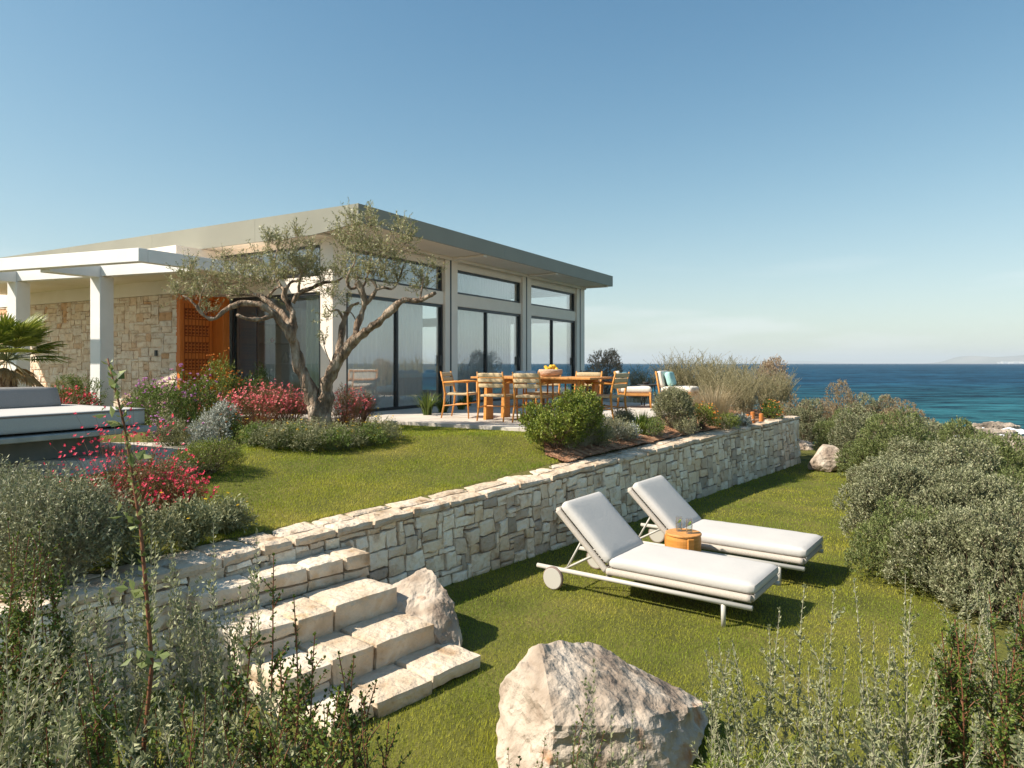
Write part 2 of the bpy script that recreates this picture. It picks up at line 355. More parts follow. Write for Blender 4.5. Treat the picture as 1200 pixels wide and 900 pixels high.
m.add(V, Q); tag(m.build('upper_ground', MT['upper_ground'], smooth=True), kind='structure')

# sea: one sheet to the horizon, procedural waves
def sea_mat():
    m = bpy.data.materials.new('sea_water'); m.use_nodes = True; t = m.node_tree; N = t.nodes; L = t.links.new; b = N['Principled BSDF']
    tc = N.new('ShaderNodeTexCoord'); mp = N.new('ShaderNodeMapping'); mp.inputs['Rotation'].default_value = (0,0,R(18)); mp.inputs['Scale'].default_value = (.45,1,1); L(tc.outputs['Object'], mp.inputs[0])
    big = N.new('ShaderNodeTexNoise'); big.inputs['Scale'].default_value = .03; big.inputs['Detail'].default_value = 6; L(mp.outputs[0], big.inputs['Vector'])
    sm = N.new('ShaderNodeTexNoise'); sm.inputs['Scale'].default_value = .30; sm.inputs['Roughness'].default_value = .78; sm.inputs['Detail'].default_value = 6; L(mp.outputs[0], sm.inputs['Vector'])
    sp = N.new('ShaderNodeSeparateXYZ'); L(tc.outputs['Object'], sp.inputs[0])
    mr = N.new('ShaderNodeMapRange'); mr.inputs['From Min'].default_value = 28; mr.inputs['From Max'].default_value = 130; L(sp.outputs['Y'], mr.inputs['Value'])
    c1 = N.new('ShaderNodeMixRGB'); c1.inputs['Color1'].default_value = (.016,.088,.102,1); c1.inputs['Color2'].default_value = (.010,.053,.098,1); L(mr.outputs[0], c1.inputs['Fac'])
    rp = N.new('ShaderNodeValToRGB'); rp.color_ramp.elements[0].position = .40; rp.color_ramp.elements[0].color = (.30,.34,.42,1); rp.color_ramp.elements[1].position = .62; rp.color_ramp.elements[1].color = (2.1,1.9,1.75,1); L(sm.outputs['Fac'], rp.inputs['Fac'])  # light and dark of the ripples painted into the water colour
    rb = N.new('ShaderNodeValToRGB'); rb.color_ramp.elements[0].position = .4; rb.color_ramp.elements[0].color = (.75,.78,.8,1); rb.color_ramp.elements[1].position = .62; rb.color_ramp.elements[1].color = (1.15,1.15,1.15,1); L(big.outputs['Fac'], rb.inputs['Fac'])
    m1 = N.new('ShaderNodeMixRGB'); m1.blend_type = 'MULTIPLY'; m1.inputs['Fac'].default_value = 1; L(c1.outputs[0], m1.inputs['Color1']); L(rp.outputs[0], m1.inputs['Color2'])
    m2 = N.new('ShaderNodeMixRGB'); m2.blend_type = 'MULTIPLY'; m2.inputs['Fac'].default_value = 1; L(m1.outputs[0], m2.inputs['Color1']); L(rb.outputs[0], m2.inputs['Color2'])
    df = N.new('ShaderNodeBsdfDiffuse'); gs = N.new('ShaderNodeBsdfGlossy'); gs.inputs['Roughness'].default_value = .22; ms = N.new('ShaderNodeMixShader'); ms.inputs['Fac'].default_value = .085
    L(m2.outputs[0], df.inputs['Color']); L(df.outputs[0], ms.inputs[1]); L(gs.outputs[0], ms.inputs[2]); L(ms.outputs[0], N['Material Output'].inputs['Surface'])
    w = N.new('ShaderNodeTexNoise'); w.inputs['Scale'].default_value = .8; w.inputs['Detail'].default_value = 7; w.inputs['Distortion'].default_value = .4; L(mp.outputs[0], w.inputs['Vector'])
    bp = N.new('ShaderNodeBump'); bp.inputs['Strength'].default_value = 1; bp.inputs['Distance'].default_value = .9; L(w.outputs['Fac'], bp.inputs['Height']); L(bp.outputs[0], df.inputs['Normal']); L(bp.outputs[0], gs.inputs['Normal']); N.remove(b)
    return m
SEA = -1.35
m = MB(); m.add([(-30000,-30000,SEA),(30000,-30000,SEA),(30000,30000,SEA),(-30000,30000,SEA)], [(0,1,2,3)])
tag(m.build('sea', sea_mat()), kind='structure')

# far land across the bay
MT['far_land'] = mat('far_land', (.12,.13,.09), .95, nscale=.0009, detail=9, ramp=[(.3,(.09,.10,.06)),(.55,(.20,.18,.13)),(.7,(.28,.25,.2))])
def ridge(name, x0, x1, Y, prof, depth=2500, seed=3):
    n = 120; xs = np.linspace(x0, x1, n); u = (xs-x0)/(x1-x0); hh = np.interp(u, [p[0] for p in prof], [p[1] for p in prof])
    hh = hh*(1+.22*fbm(np.stack([xs, xs*0, xs*0], 1), 1/700., 5, seed)); V = []; K = 14
    for k in range(K):
        t = k/(K-1); r = sin(pi*t)**.8; P = np.stack([xs, xs*0+Y+depth*t, xs*0], 1)
        V.append(np.stack([xs, xs*0+Y+depth*t, SEA-2+np.maximum(hh*r*(1+.3*fbm(P, 1/500., 4, seed+k*0)), 0)], 1))
    V = np.concatenate(V); i = np.arange(K*n).reshape(K, n); Q = np.stack([i[:-1,:-1], i[:-1,1:], i[1:,1:], i[1:,:-1]], -1).reshape(-1, 4)
    m = MB(); m.add(V, Q); return tag(m.build(name, MT['far_land'], smooth=True), kind='structure')
Yf = 14000
ridge('far_hills', (1158-600)/F*Yf, (1340-600)/F*Yf, Yf, [(0,5),(.06,40),(.13,105),(.175,205),(.21,150),(.30,140),(.6,200),(.8,120),(1,10)])
ridge('faint_far_hills', (872-600)/F*24000, (1010-600)/F*24000, 24000, [(0,10),(.2,85),(.45,130),(.7,90),(.85,50),(1,5)], seed=9)
MT['town'] = mat('town', (.82,.80,.76), .8)
m = MB()
for k in range(110):
    u = random.uniform(1172, 1250) if k % 3 else random.uniform(1186, 1205); Y = Yf-60+random.uniform(-40, 120)*2; x = (u-600)/F*Y; w = random.uniform(18, 60); h = random.uniform(10, 26); z = SEA+random.uniform(0, 22)
    m.box((x-w, Y, z-12), (x+w, Y+30, z+h))
tag(m.build('far_town', MT['town']), 'white seaside town strung along the foot of the distant hills', 'town', kind='stuff')

# ------------------------------------------------------------------ noisy stone blocks
_tmpl = {}
def block_tmpl(n):
    if n in _tmpl: return _tmpl[n]
    nx, ny, nz = n; key = {}; V = []; Q = []
    def vid(i, j, k):
        if (i,j,k) not in key: key[(i,j,k)] = len(V); V.append((i/nx, j/ny, k/nz))
        return key[(i,j,k)]
    for i in range(nx):
        for j in range(ny):
            Q.append([vid(i,j,0), vid(i,j+1,0), vid(i+1,j+1,0), vid(i+1,j,0)]); Q.append([vid(i,j,nz), vid(i+1,j,nz), vid(i+1,j+1,nz), vid(i,j+1,nz)])
    for i in range(nx):
        for k in range(nz):
            Q.append([vid(i,0,k), vid(i+1,0,k), vid(i+1,0,k+1), vid(i,0,k+1)]); Q.append([vid(i,ny,k), vid(i,ny,k+1), vid(i+1,ny,k+1), vid(i+1,ny,k)])
    for j in range(ny):
        for k in range(nz):
            Q.append([vid(0,j,k), vid(0,j,k+1), vid(0,j+1,k+1), vid(0,j+1,k)]); Q.append([vid(nx,j,k), vid(nx,j+1,k), vid(nx,j+1,k+1), vid(nx,j,k+1)])
    _tmpl[n] = (np.array(V), np.array(Q)); return _tmpl[n]
def stone(mb, a, b, f, n=(4,2,4), jit=.01, rough=.006, rnd=.012, skew=.0):
    """a stone between parametric corners a and b, mapped to the world by f; edges worn, corners off square"""
    V, Q = block_tmpl(n); a = np.array(a); b = np.array(b); sz = b-a
    c = np.random.default_rng(random.randrange(1 << 30)).uniform(-1, 1, (2,2,2,3))*jit
    u = V; W = 0
    for i in (0,1):
        for j in (0,1):
            for k in (0,1):
                w = (u[:,0] if i else 1-u[:,0])*(u[:,1] if j else 1-u[:,1])*(u[:,2] if k else 1-u[:,2]); W = W + w[:,None]*c[i,j,k]
    e = (np.abs(u-.5) > .499).sum(1); q = 2*u-1                      # worn edges: pull edge and corner vertices in
    P = a + u*sz + W - q*np.where(e >= 2, rnd, 0)[:,None]*(np.abs(q) > .99)
    X = f(P); nn = np.stack([fbm(X+9*k, 9, 3, 3+k) for k in range(3)], 1)*rough*1.6 + np.stack([vnoise(X, 38, 8+k) for k in range(3)], 1)*rough*.5
    X = X+nn
    mb.add(X, Q if np.linalg.det(np.stack([f(np.array([[1e-3,0,0]]))[0]-f(np.zeros((1,3)))[0], f(np.array([[0,1e-3,0]]))[0]-f(np.zeros((1,3)))[0], f(np.array([[0,0,1e-3]]))[0]-f(np.zeros((1,3)))[0]])) > 0 else Q[:, ::-1])
def ashlar(L_, Hh, cw=.06, ch=.052, wmax=5, hmax=4, seed=1, wmin=2):
    """random rectangular coursing: list of (s0, h0, s1, h1)"""
    r = random.Random(seed); nx = int(L_/cw); ny = max(1, round(Hh/ch)); g = np.zeros((ny, nx), bool); out = []
    for j in range(ny):
        for i in range(nx):
            if g[j,i]: continue
            w = r.randint(wmin, wmax); h = r.choice([1,2,2,3,3,hmax])
            if w <= 2: h = max(h, 2)
            h = min(h, ny-j); k = 0
            while k < w and i+k < nx and not g[j,i+k]: k += 1
            w = k
            while h > 1 and g[j:j+h, i:i+w].any(): h -= 1
            g[j:j+h, i:i+w] = True; out.append((i*cw, j*Hh/ny, (i+w)*cw, (j+h)*Hh/ny))
    return out

# ------------------------------------------------------------------ retaining wall
rw = empty('retaining_wall', (1, 9, 0), label='long dry stone retaining wall with a pale coping between the two lawns', cat='wall')
def unparent_loc(o, r): o.parent = r; o.location = (-r.location.x, -r.location.y, -r.location.z)
def wmap(P):      # (s along, depth behind face, height 0..1 of wall)
    s = P[:,0]; x, y, z, nx, ny = wall_at(np.clip(s, -.01, WL)); z = z-.075; over = (s-np.clip(s, 0, WL))
    zz = P[:,2]*z - .06*(1-np.clip(P[:,2], 0, 1)); batter = .05*(1-P[:,2]); o = batter-P[:,1]
    return np.stack([x+nx*o-ny*over, y+ny*o+nx*over, zz], 1)
m = MB()
for (s0, h0, s1, h1) in ashlar(WL, .86, cw=.074, ch=.0575, wmax=4, hmax=3, seed=6):
    near = s0 < 9.5; g = .0028
    stone(m, (s0+g, 0+random.uniform(-.014,.012), (h0+g*.9)/.86), (s1-g, .11, (h1-g*.9)/.86), wmap, n=(5,1,5) if near else (3,1,3), jit=.010, rough=.011, rnd=.006)
unparent_loc(m.build('stonework', MT['stone_wall'], rw), rw)
m = MB(); ss = np.linspace(0, WL, 60)
for d0, d1, mt_ in ((.045, .42, 0),):
    A = wmap(np.stack([ss, ss*0+d0, ss*0-.02], 1)); B = wmap(np.stack([ss, ss*0+d0, ss*0+1], 1)); C_ = wmap(np.stack([ss, ss*0+d1, ss*0+1], 1)); D_ = wmap(np.stack([ss, ss*0+d1, ss*0-.02], 1))
    V = np.concatenate([A, B, C_, D_]); n = len(ss); Q = []
    for i in range(n-1):
        Q += [(i, i+1, n+i+1, n+i), (n+i, n+i+1, 2*n+i+1, 2*n+i), (2*n+i, 2*n+i+1, 3*n+i+1, 3*n+i)]
    Q += [(n-1, 4*n-1, 3*n-1, 2*n-1)]; m.add(V, Q)
unparent_loc(m.build('core', MT['mortar'], rw), rw)
def cmap(P):      # coping: s, depth, z above wall head
    s = np.clip(P[:,0], 0, WL); x, y, z, nx, ny = wall_at(s); o = -P[:,1]; over = P[:,0]-s
    return np.stack([x+nx*o-ny*over, y+ny*o+nx*over, z-.078+P[:,2]], 1)
m = MB(); s = 0
while s < WL-.05:
    w = min(random.uniform(.24,.62), WL+.02-s)
    if WL-s-w < .2: w = WL+.02-s
    sp_ = random.choice([0, .2, .24, .28, .17]); hz = .078+random.uniform(-.004,.006)
    if sp_: stone(m, (s+.004, -.012+random.uniform(-.012,.01), 0), (s+w-.004, sp_, hz), cmap, n=(8,4,2), jit=.008, rough=.009, rnd=.010); stone(m, (s+.004, sp_+.008, 0), (s+w-.004, .44, hz+.002), cmap, n=(8,4,2), jit=.008, rough=.009, rnd=.010)
    else: stone(m, (s+.004, -.012+random.uniform(-.012,.01), 0), (s+w-.004, .44, hz), cmap, n=(8,7,2), jit=.008, rough=.009, rnd=.010)
    s += w
unparent_loc(m.build('coping', MT['coping'], rw), rw)
# the return at the wall's far end
ex, ey = WP[-1]; _, _, ez, enx, eny = [float(v) for v in wall_at(WL)]
def rmap(P): # s runs back from the corner, along -normal
    o = P[:,1]; b_ = .05*(1-P[:,2]/1.0); return np.stack([ex - enx*P[:,0] + (-eny)*(b_-o), ey - eny*P[:,0] + enx*(b_-o), P[:,2]*(ez-.08)-.3*(1-P[:,2])], 1)
m = MB()
for (s0, h0, s1, h1) in ashlar(4.0, .9, seed=8): stone(m, (s0+.006, -.005, (h0+.005)/.9), (s1-.006, .1, (h1-.005)/.9), rmap, n=(2,1,2), jit=.01, rough=.007)
s = .46
while s < 4: stone(m, (s+.005, -.02, 1.0), (s+.42, .40, 1.075), rmap, n=(3,3,1), jit=.01); s += .43
V = rmap(np.array([(0,.05,-.1),(4,.05,-.1),(4,.05,1),(0,.05,1),(0,.4,-.1),(4,.4,-.1),(4,.4,1),(0,.4,1)], float)); m.add(V, [(0,1,2,3),(3,2,6,7),(4,7,6,5),(1,5,6,2),(0,3,7,4)])
unparent_loc(m.build('return_wall', MT['stone_wall'], rw), rw)

# ------------------------------------------------------------------ garden steps
p0 = np.array([-1.96,5.37]); wd = np.array([.651,.759]); wn = np.array([.759,-.651])
st = empty('garden_steps', (-.9, 5.1, 0), label='four rough pale stone steps climbing to the upper lawn beside the wall', cat='steps')
def smap(P): return np.stack([p0[0]+wd[0]*P[:,0]+wn[0]*P[:,1], p0[1]+wd[1]*P[:,0]+wn[1]*P[:,1], P[:,2]], 1)
#           n back, n front, z0,   z1,   s-left, s-right
STEPS = [(.02, .30, .43, .635, -.62, .86), (.04, .76, .25, .455, -.55, .78), (.05, 1.16, .075, .275, -.48, .80), (.06, 1.53, -.08, .105, -.40, .90)]
for bi, (n0, n1, z0, z1, sl, sr) in enumerate(STEPS):
    m = MB(); back = n1-.46 if bi else .0; s = sl; back = max(back, .0)
    while s < sr-.05:
        w = random.uniform(.28,.52)
        if sr-s-w < .22: w = sr-s
        hs = random.random()
        if hs < .5: # two courses on the riser
            zc = z0+(z1-z0)*random.uniform(.38,.5)
            stone(m, (s+.004, back, z0), (s+w-.004, n1-.012, zc-.004), smap, n=(8,5,3), jit=.008, rough=.006, rnd=.007)
            stone(m, (s+.004, back, zc+.002), (s+w-.004, n1+random.uniform(-.01,.014), z1), smap, n=(9,8,3), jit=.008, rough=.006, rnd=.007)
        else: stone(m, (s+.004, back, z0), (s+w-.004, n1+random.uniform(-.01,.014), z1+random.uniform(-.006,.006)), smap, n=(9,8,5), jit=.009, rough=.006, rnd=.008)
        s += w
    m.add(smap(np.array([(a, b, c) for c in (-.1, z0+.01) for b in (0, n1-.05) for a in (sl+.03, sr-.03)], float)), [(0,1,3,2),(4,6,7,5),(0,4,5,1),(1,5,7,3),(3,7,6,2),(2,6,4,0)])
    unparent_loc(m.build('step', MT['stair_stone'], st), st)

# ------------------------------------------------------------------ rocks
import bmesh
from mathutils import noise as mnoise
def rock(name, pts, loc, label, seed=0, sub=5, amp=.05, matl=None, cat='rock', kind=None, group=None, soft=0):
    bm = bmesh.new()
    for p in pts: bm.verts.new(p)
    r = bmesh.ops.convex_hull(bm, input=bm.verts[:])
    bmesh.ops.delete(bm, geom=[v for v in bm.verts if not v.link_faces], context='VERTS')
    bmesh.ops.triangulate(bm, faces=bm.faces[:])
    for k in range(sub):
        el = [e for e in bm.edges if e.calc_length() > .035*(1 if sub > 4 else 2.2)]
        if not el: break
        bmesh.ops.subdivide_edges(bm, edges=el, cuts=1); bmesh.ops.triangulate(bm, faces=[f for f in bm.faces if len(f.verts) > 3])
        if k < soft+1: bmesh.ops.smooth_vert(bm, verts=bm.verts[:], factor=.35, use_axis_x=True, use_axis_y=True, use_axis_z=True)
    bm.normal_update(); P = np.array([v.co[:] for v in bm.verts]); Nn = np.array([v.normal[:] for v in bm.verts])
    big = fbm(P, 2.6, 3, seed); rid = 1-np.abs(fbm(P*np.array([1,1,1.7]), 6.5, 4, seed+5))*2.4; fine = fbm(P, 26, 4, seed+9)
    d = amp*(big*1.2 + .42*rid + .20*fine - .2); P = P+Nn*d[:,None]
    for v, p in zip(bm.verts, P): v.co = p
    me = bpy.data.meshes.new(name); bm.to_mesh(me); bm.free(); me.materials.append(matl or MT['rock'])
    o = bpy.data.objects.new(name, me); COL.objects.link(o); o.location = loc
    return tag(o, label, cat, group, kind)
# big boulder in front: outline taken from its real silhouette, about 1.25 m wide and 0.55 m high
def rp(u, v, Y, c): q = px(u, v, Y); return tuple(q-np.array(c))
c = np.array([.52, 3.95, 0])
pts = [rp(*a, c) for a in [(652,753,4.05),(632,760,3.95),(604,784,3.88),(583,803,4.05),(620,762,4.0),(581,845,3.95),(582,880,3.8),(590,915,3.7),(690,752,4.25),(715,765,4.30),(768,790,4.35),(834,822,4.2),(832,845,4.05),(822,872,3.85),
       (700,800,3.78),(640,790,3.75),(760,812,3.85),(800,830,3.85),(640,915,3.48),(740,915,3.5),(800,905,3.65),(730,850,3.55),(650,850,3.5),(620,820,4.6),(700,800,4.8),(780,830,4.7)]]
rock('boulder', pts, tuple(c), 'large cream and grey boulder lying on the lower lawn in the foreground', seed=4, sub=7, amp=.038, soft=-1)
c = np.array([-.42, 5.55, 0])
pts = [rp(*a, c) for a in [(499,663,5.75),(488,672,5.85),(452,690,5.70),(456,712,5.45),(470,735,5.35),(505,735,5.25),(520,760,5.2),(541,752,5.35),(543,765,5.25),(530,705,5.5),(512,672,5.65),(500,690,6.1),(530,740,5.9),(470,720,6.0)]]
rock('rock', pts, tuple(c), 'leaning tan rock wedged against the right end of the stone steps', seed=11, sub=6, amp=.045, soft=-1)
c = np.array([6.5, 14.4, gl(6.5,14.4)])
pts = [(x*.45, y*.4, z) for x, y, z in [(-.85,-.2,0),(-.95,.5,0),(-.9,-.5,.25),(-.25,-.9,.0),(-.2,-.7,.3),(.3,-.8,.3),(.95,-.5,.0),(.3,-.2,.54),(-.1,.2,.56),(-.4,-.3,.42),(.9,.2,.05),(.6,.5,.3),(0,.9,.2),(.45,-.6,.42)]]
rock('rock', pts, tuple(c), 'brown and white rock at the end of the lower lawn below the wall corner', seed=21, sub=5, amp=.035)
pts = [(x*.8, y*.7, z*.8-.2) for x, y, z in [(-1,-.5,0),(-.8,.6,0),(-.4,-.9,.2),(.5,-.9,.1),(1,-.2,0),(.8,.6,0),(-.6,0,.45),(.4,.1,.5),(0,-.5,.42)]]
rock('rock', pts, (7.55,18.4,.05), 'pale flat rock behind the far corner of the retaining wall', seed=31, sub=5, amp=.06)
# shoreline ledges, partly awash
for k, (u, v, Y, sx, sy, sz, lb) in enumerate([(1148,512,34,1.7,1.2,.30,'dark wet flat ledge lying in the sea, furthest from the hedge'),(1184,527,30,1.9,1.3,.35,'brown and white ledge at the water line by the right edge'),
        (1192,553,24,1.2,1.0,.45,'pale shoreline rock just above the hedge at the right edge'),(1168,508,38,1.3,.8,.22,'small wet reef breaking the surf')]):
    q = px(u, v, Y); r_ = random.Random(50+k)
    pts = [(sx*cos(a)*r_.uniform(.75,1.15), sy*sin(a)*r_.uniform(.75,1.15), z) for z in (-.5, sz*.8) for a in np.arange(8)*pi/4+r_.uniform(0,.5)]+[(0,0,sz)]
    rock('shore_rock', pts, (q[0], q[1], SEA+(.08 if k != 2 else .45)), lb, seed=60+k, sub=5, amp=.12, matl=MT['rock_dark'] if k != 2 else MT['rock'], cat='shore rock')
MT['foam'] = mat('foam', (.86,.88,.88), .7, bump=.3, bscale=3)
m = MB(); r_ = np.random.default_rng(3)
for k in range(60):
    u = r_.normal(1166, 22); v = r_.normal(514, 5); Y = (H-SEA)*F/(v-426); cx = (u-600)/F*Y; n = 9; a = np.arange(n)*2*pi/n; rr = r_.uniform(.06,.38)*r_.uniform(.5,1.3,n)
    V = np.stack([cx+np.cos(a)*rr*1.5, Y+np.sin(a)*rr*.9, np.full(n, SEA+.03)+r_.uniform(0,.05)], 1); V = np.concatenate([V, [[cx, Y, SEA+.10+rr.mean()*.35]]]); m.add(V, [(i, (i+1) % n, n) for i in range(n)])
tag(m.build('sea_foam', MT['foam'], smooth=True), 'white surf foaming around the shoreline ledges', 'foam', kind='stuff')
# ------------------------------------------------------------------ house (local frame: x along the glazed front, y into the left side, z up from the terrace)
A_ = np.array([-3.35, 13.09]); ang = math.atan2(.8653, .5012); ax_ = np.array([.5012,.8653]); ay_ = np.array([-.8653,.5012])
def hl(x, y): return A_ + ax_*x + ay_*y          # local to world plan
def xs_at(u, y=0.0):                             # local x on the plane y whose sight line is pixel column u
    k = (u-600)/F; b = A_+ay_*y; return (k*b[1]-b[0])/(ax_[0]-k*ax_[1])
house = empty('house', (A_[0], A_[1], T), ang, 'low flat roofed seaside house with tall glazed front and beige fascia', 'house')
W0, W1 = 3.20, 2.63; D1 = 2.33           # clerestory head, clerestory sill, door head (above terrace)
SOF = 3.44; RT = 3.765; XL = 11.3
c1a, c1b = xs_at(520), xs_at(534.5); c2a, c2b = xs_at(611), xs_at(621); c3a, c3b = xs_at(674.5), xs_at(683.5)
XL = c3b
# posts of the front
for (a, b) in ((c1a, c1b), (c2a, c2b), (c3a, c3b)):
    m = MB(); m.bevbox((a, -.05, 0), (b, .22, SOF), .01); w = (b-a)
    m.box((a+w*.36, -.058, 0), (a+w*.46, -.049, SOF-.01), 1); m.build('column', [MT['facade'], MT['black_frame']], house)
m = MB(); m.bevbox((0, 0, 0), (.36, .33, SOF), .008); m.build('column', MT['facade'], house)
# beams
bays = [(.362, c1a-.002), (c1b+.002, c2a-.002), (c2b+.002, c3a-.002)]
for i, (a, b) in enumerate(bays):
    m = MB(); m.bevbox((a, .0, D1), (b, .20, W1), .008); m.box((a, -.003, W0), (b, .2, SOF)); m.box((a, -.03, W0+.12), (b, .0-.004, W0+.135))
    m.build('beam', MT['facade'], house)
def frame(m, a, b, z0, z1, y, w=.05, d=.08, verts=()):
    m.box((a, y-d/2, z0), (a+w, y+d/2, z1)); m.box((b-w, y-d/2, z0), (b, y+d/2, z1)); m.box((a+w, y-d/2, z0), (b-w, y+d/2, z0+w)); m.box((a+w, y-d/2, z1-w), (b-w, y+d/2, z1))
    for v in verts: m.box((v-w/2, y-d/2+.001, z0+w), (v+w/2, y+d/2-.001, z1-w))
def pane(m, a, b, z0, z1, y): m.box((a, y-.006, z0), (b, y+.006, z1))
mull = [(xs_at(467),), (xs_at(571.5),), (xs_at(648.5),)]
for i, (a, b) in enumerate(bays):
    f = MB(); frame(f, a+.003, b-.003, .0, D1-.003, .07, .06, .09, mull[i]); fo = f.build('glazed_door', MT['black_frame'], house)
    g = MB(); e = [a+.06]+list(mull[i])+[b-.06]
    for p, q in zip(e[:-1], e[1:]): pane(g, p+.03, q-.03, .058, D1-.06, .07)
    g.build('pane', MT['glass'], fo)
    g = MB(); hx = b-.10; g.bevbox((hx-.045, -.005, .92), (hx+.02, .024, 1.16), .006); g.build('handle', MT['black_frame'], fo)
    f = MB(); frame(f, a+.003, b-.003, W1+.003, W0-.003, .09, .045, .08); fo = f.build('clerestory_window', MT['black_frame'], house)
    g = MB(); pane(g, a+.045, b-.045, W1+.045, W0-.045, .09); g.build('pane', MT['glass'], fo)
# left side glazing: local x = 0 plane, y from .33 to 2.88
YD0, YD1, DP = 2.88, 3.235, .98
m = MB(); m.bevbox((0.0,.332,D1), (.2,YD1,W1), .008); m.box((-.003,.332,W0+.03), (.2,9,SOF)); m.build('side_beam', MT['facade'], house)
def frame_y(m, a, b, z0, z1, x, w=.05, d=.08, verts=()):
    m.box((x-d/2, a, z0), (x+d/2, a+w, z1)); m.box((x-d/2, b-w, z0), (x+d/2, b, z1)); m.box((x-d/2, a+w, z0), (x+d/2, b-w, z0+w)); m.box((x-d/2, a+w, z1-w), (x+d/2, b-w, z1))
    for v in verts: m.box((x-d/2+.001, v-w/2, z0+w), (x+d/2-.001, v+w/2, z1-w))
f = MB(); frame_y(f, .333, 2.877, 0, D1-.003, .07, .05, .08, ()); fo = f.build('side_window', MT['black_frame'], house)
g = MB(); g.box((.064,.385,.052), (.076,2.825,D1-.055)); g.build('pane', MT['side_glass'], fo)
f = MB(); frame_y(f, .333, 4.6, W1+.003, W0+.027, .07, .045, .08, ()); fo = f.build('side_clerestory_window', MT['black_frame'], house)
g = MB(); g.box((.064,.38,W1+.05), (.076,4.55,W0-.02)); g.build('pane', MT['glass'], fo)
# roof: slab, fascias, soffit with rafters
XO, YO = -.434, -1.026; XE = 11.35; YE = 15.0
m = MB(); m.box((XO+.04, YO+.04, SOF+.06), (XE-.04, YE, RT-.03)); m.build('roof', MT['fascia'], house)
def poly_prism(m, pts, d, mi=0):
    """pts: outline in 3D (planar), d: thickness vector"""
    P = np.array(pts, float); n = len(P); V = np.concatenate([P, P+np.array(d)]); m.V.append(V); n0 = m.n; m.n += 2*n
    c1 = P.mean(0); m.V.append(np.array([c1, c1+np.array(d)])); ci = m.n; m.n += 2
    t = []
    for i in range(n):
        j = (i+1) % n; t += [(n0+j, n0+i, ci), (n0+n+i, n0+n+j, ci+1)]
    m.T.append(np.array(t)); m.tm.append(np.full(len(t), mi)); q = [(n0+i, n0+(i+1) % n, n0+n+(i+1) % n, n0+n+i) for i in range(n)]; m.Q.append(np.array(q)); m.qm.append(np.full(n, mi))
ff = MB(); x = XO
for a, b in ((XO, XO+1.05), (XO+1.054, XO+5.0), (XO+5.004, XO+8.6), (XO+8.604, XE)): ff.box((a, YO, SOF-.005), (b, YO+.035, RT))
ff.box((XE-.035, YO+.037, SOF-.005), (XE, YE, RT)); ff.build('front_fascia', MT['fascia'], house)
sf = MB(); LB = 3.315
poly_prism(sf, [(XO, YO+.037, SOF-.005), (XO, YO+.037, RT), (XO, 1.62, RT), (XO, 1.62, LB), (XO, .1, LB), (XO, -.28, LB+.03)], (.035,0,0))
edges = [1.624, 4.9, 8.2, 11.5, YE]
for a, b in zip(edges[:-1], edges[1:]): sf.box((XO, a, LB), (XO+.035, b-.005, RT))
sf.build('side_fascia', MT['fascia'], house)
m = MB(); m.box((XO+.035, YO+.036, SOF-.002), (XE-.036, 0.0, SOF+.05)); m.box((XO+.036, .001, LB+.01), (0.19, YE, LB+.06))
for xr in ((c1a+c1b)/2, (c2a+c2b)/2, (c3a+c3b)/2): m.bevbox((xr-.07, YO+.05, SOF-.05), (xr+.07, -.13, SOF-.004), .008)
m.bevbox((XO+.05, -.12, SOF-.07), (XE-.04, -.062, SOF-.004), .005)
m.build('soffit', MT['soffit'], house)
# stone volume with the door in its side, room behind
WS_ = 8.5
def stmap(P): return np.stack([-DP-(.0-P[:,1])*-1*0 - .0 + P[:,1]-.0, YD1+P[:,0], P[:,2]], 1)
m = MB()
for (s0, h0, s1, h1) in ashlar(WS_, 2.36, cw=.085, ch=.059, wmax=5, hmax=3, seed=12):
    stone(m, (s0+.003, random.uniform(-.012,.006), h0+.003), (s1-.003, .09, h1-.003), stmap, n=(3,1,3), jit=.006, rough=.005, rnd=.006)
m.box((-DP+.03, YD1+.045, 0), (-.0-.26, YD1+WS_, 2.36)); so = m.build('stone_cladding', [MT['house_stone']], house)
m = MB(); m.box((-DP-.015, YD1+.001, 2.362), (.2, YD1+WS_, LB)); m.build('upper_wall', MT['soffit'], house)
m = MB(); bx_ = MB(); bx_.bevbox((-DP+.14, YD1+1.1, 1.28), (-DP+.2, YD1+1.2, 1.30), .004)
m.bevbox((-DP-.03, YD1+.62, 1.12), (-DP-.004, YD1+.69, 1.24), .004); m.build('intercom', MT['black_frame'], house)
# door and its frame
m = MB(); m.bevbox((-.16, YD0+.03, 0), (.0-.002, YD1+.03, 2.345), .006); m.bevbox((-DP+.005, YD1-.09, 0), (-DP+.075, YD1+.04, 2.36), .006); m.box((-DP+.077, YD1-.05, 2.27), (-.162, YD1+.03, 2.36)); m.build('door_frame', MT['door_wood'], house)
d = MB(); dx0, dx1 = -DP+.09, -.17; d.bevbox((dx0, YD1+.0, .01), (dx1, YD1+.05, 2.262), .004, 0)
n = 7; wx = (dx1-dx0-.16)/n
for k in range(n+1):
    xx = dx0+.08+k*wx; d.box((xx-.006, YD1-.003, .1), (xx+.006, YD1-.0005, 2.18), 1)
door = d.build('door', [MT['door_wood'], MT['door_groove']], house)
d = MB()
for zb in (.18, .52, .86, 1.20, 1.54, 1.88):
    for k in range(n):
        xx = dx0+.08+k*wx
        for r_ in range(3):                     # raised comb-like carving, three little teeth per plank
            d.bevbox((xx+.012, YD1-.022, zb+r_*.065), (xx+wx*.62, YD1-.001, zb+r_*.065+.028), .004, 0)
        d.bevbox((xx+wx*.70, YD1-.020, zb-.01), (xx+wx-.012, YD1-.001, zb+.19), .004, 0)
    d.box((dx0+.08, YD1-.004, zb-.02), (dx1-.08, YD1-.0015, zb+.205), 1)
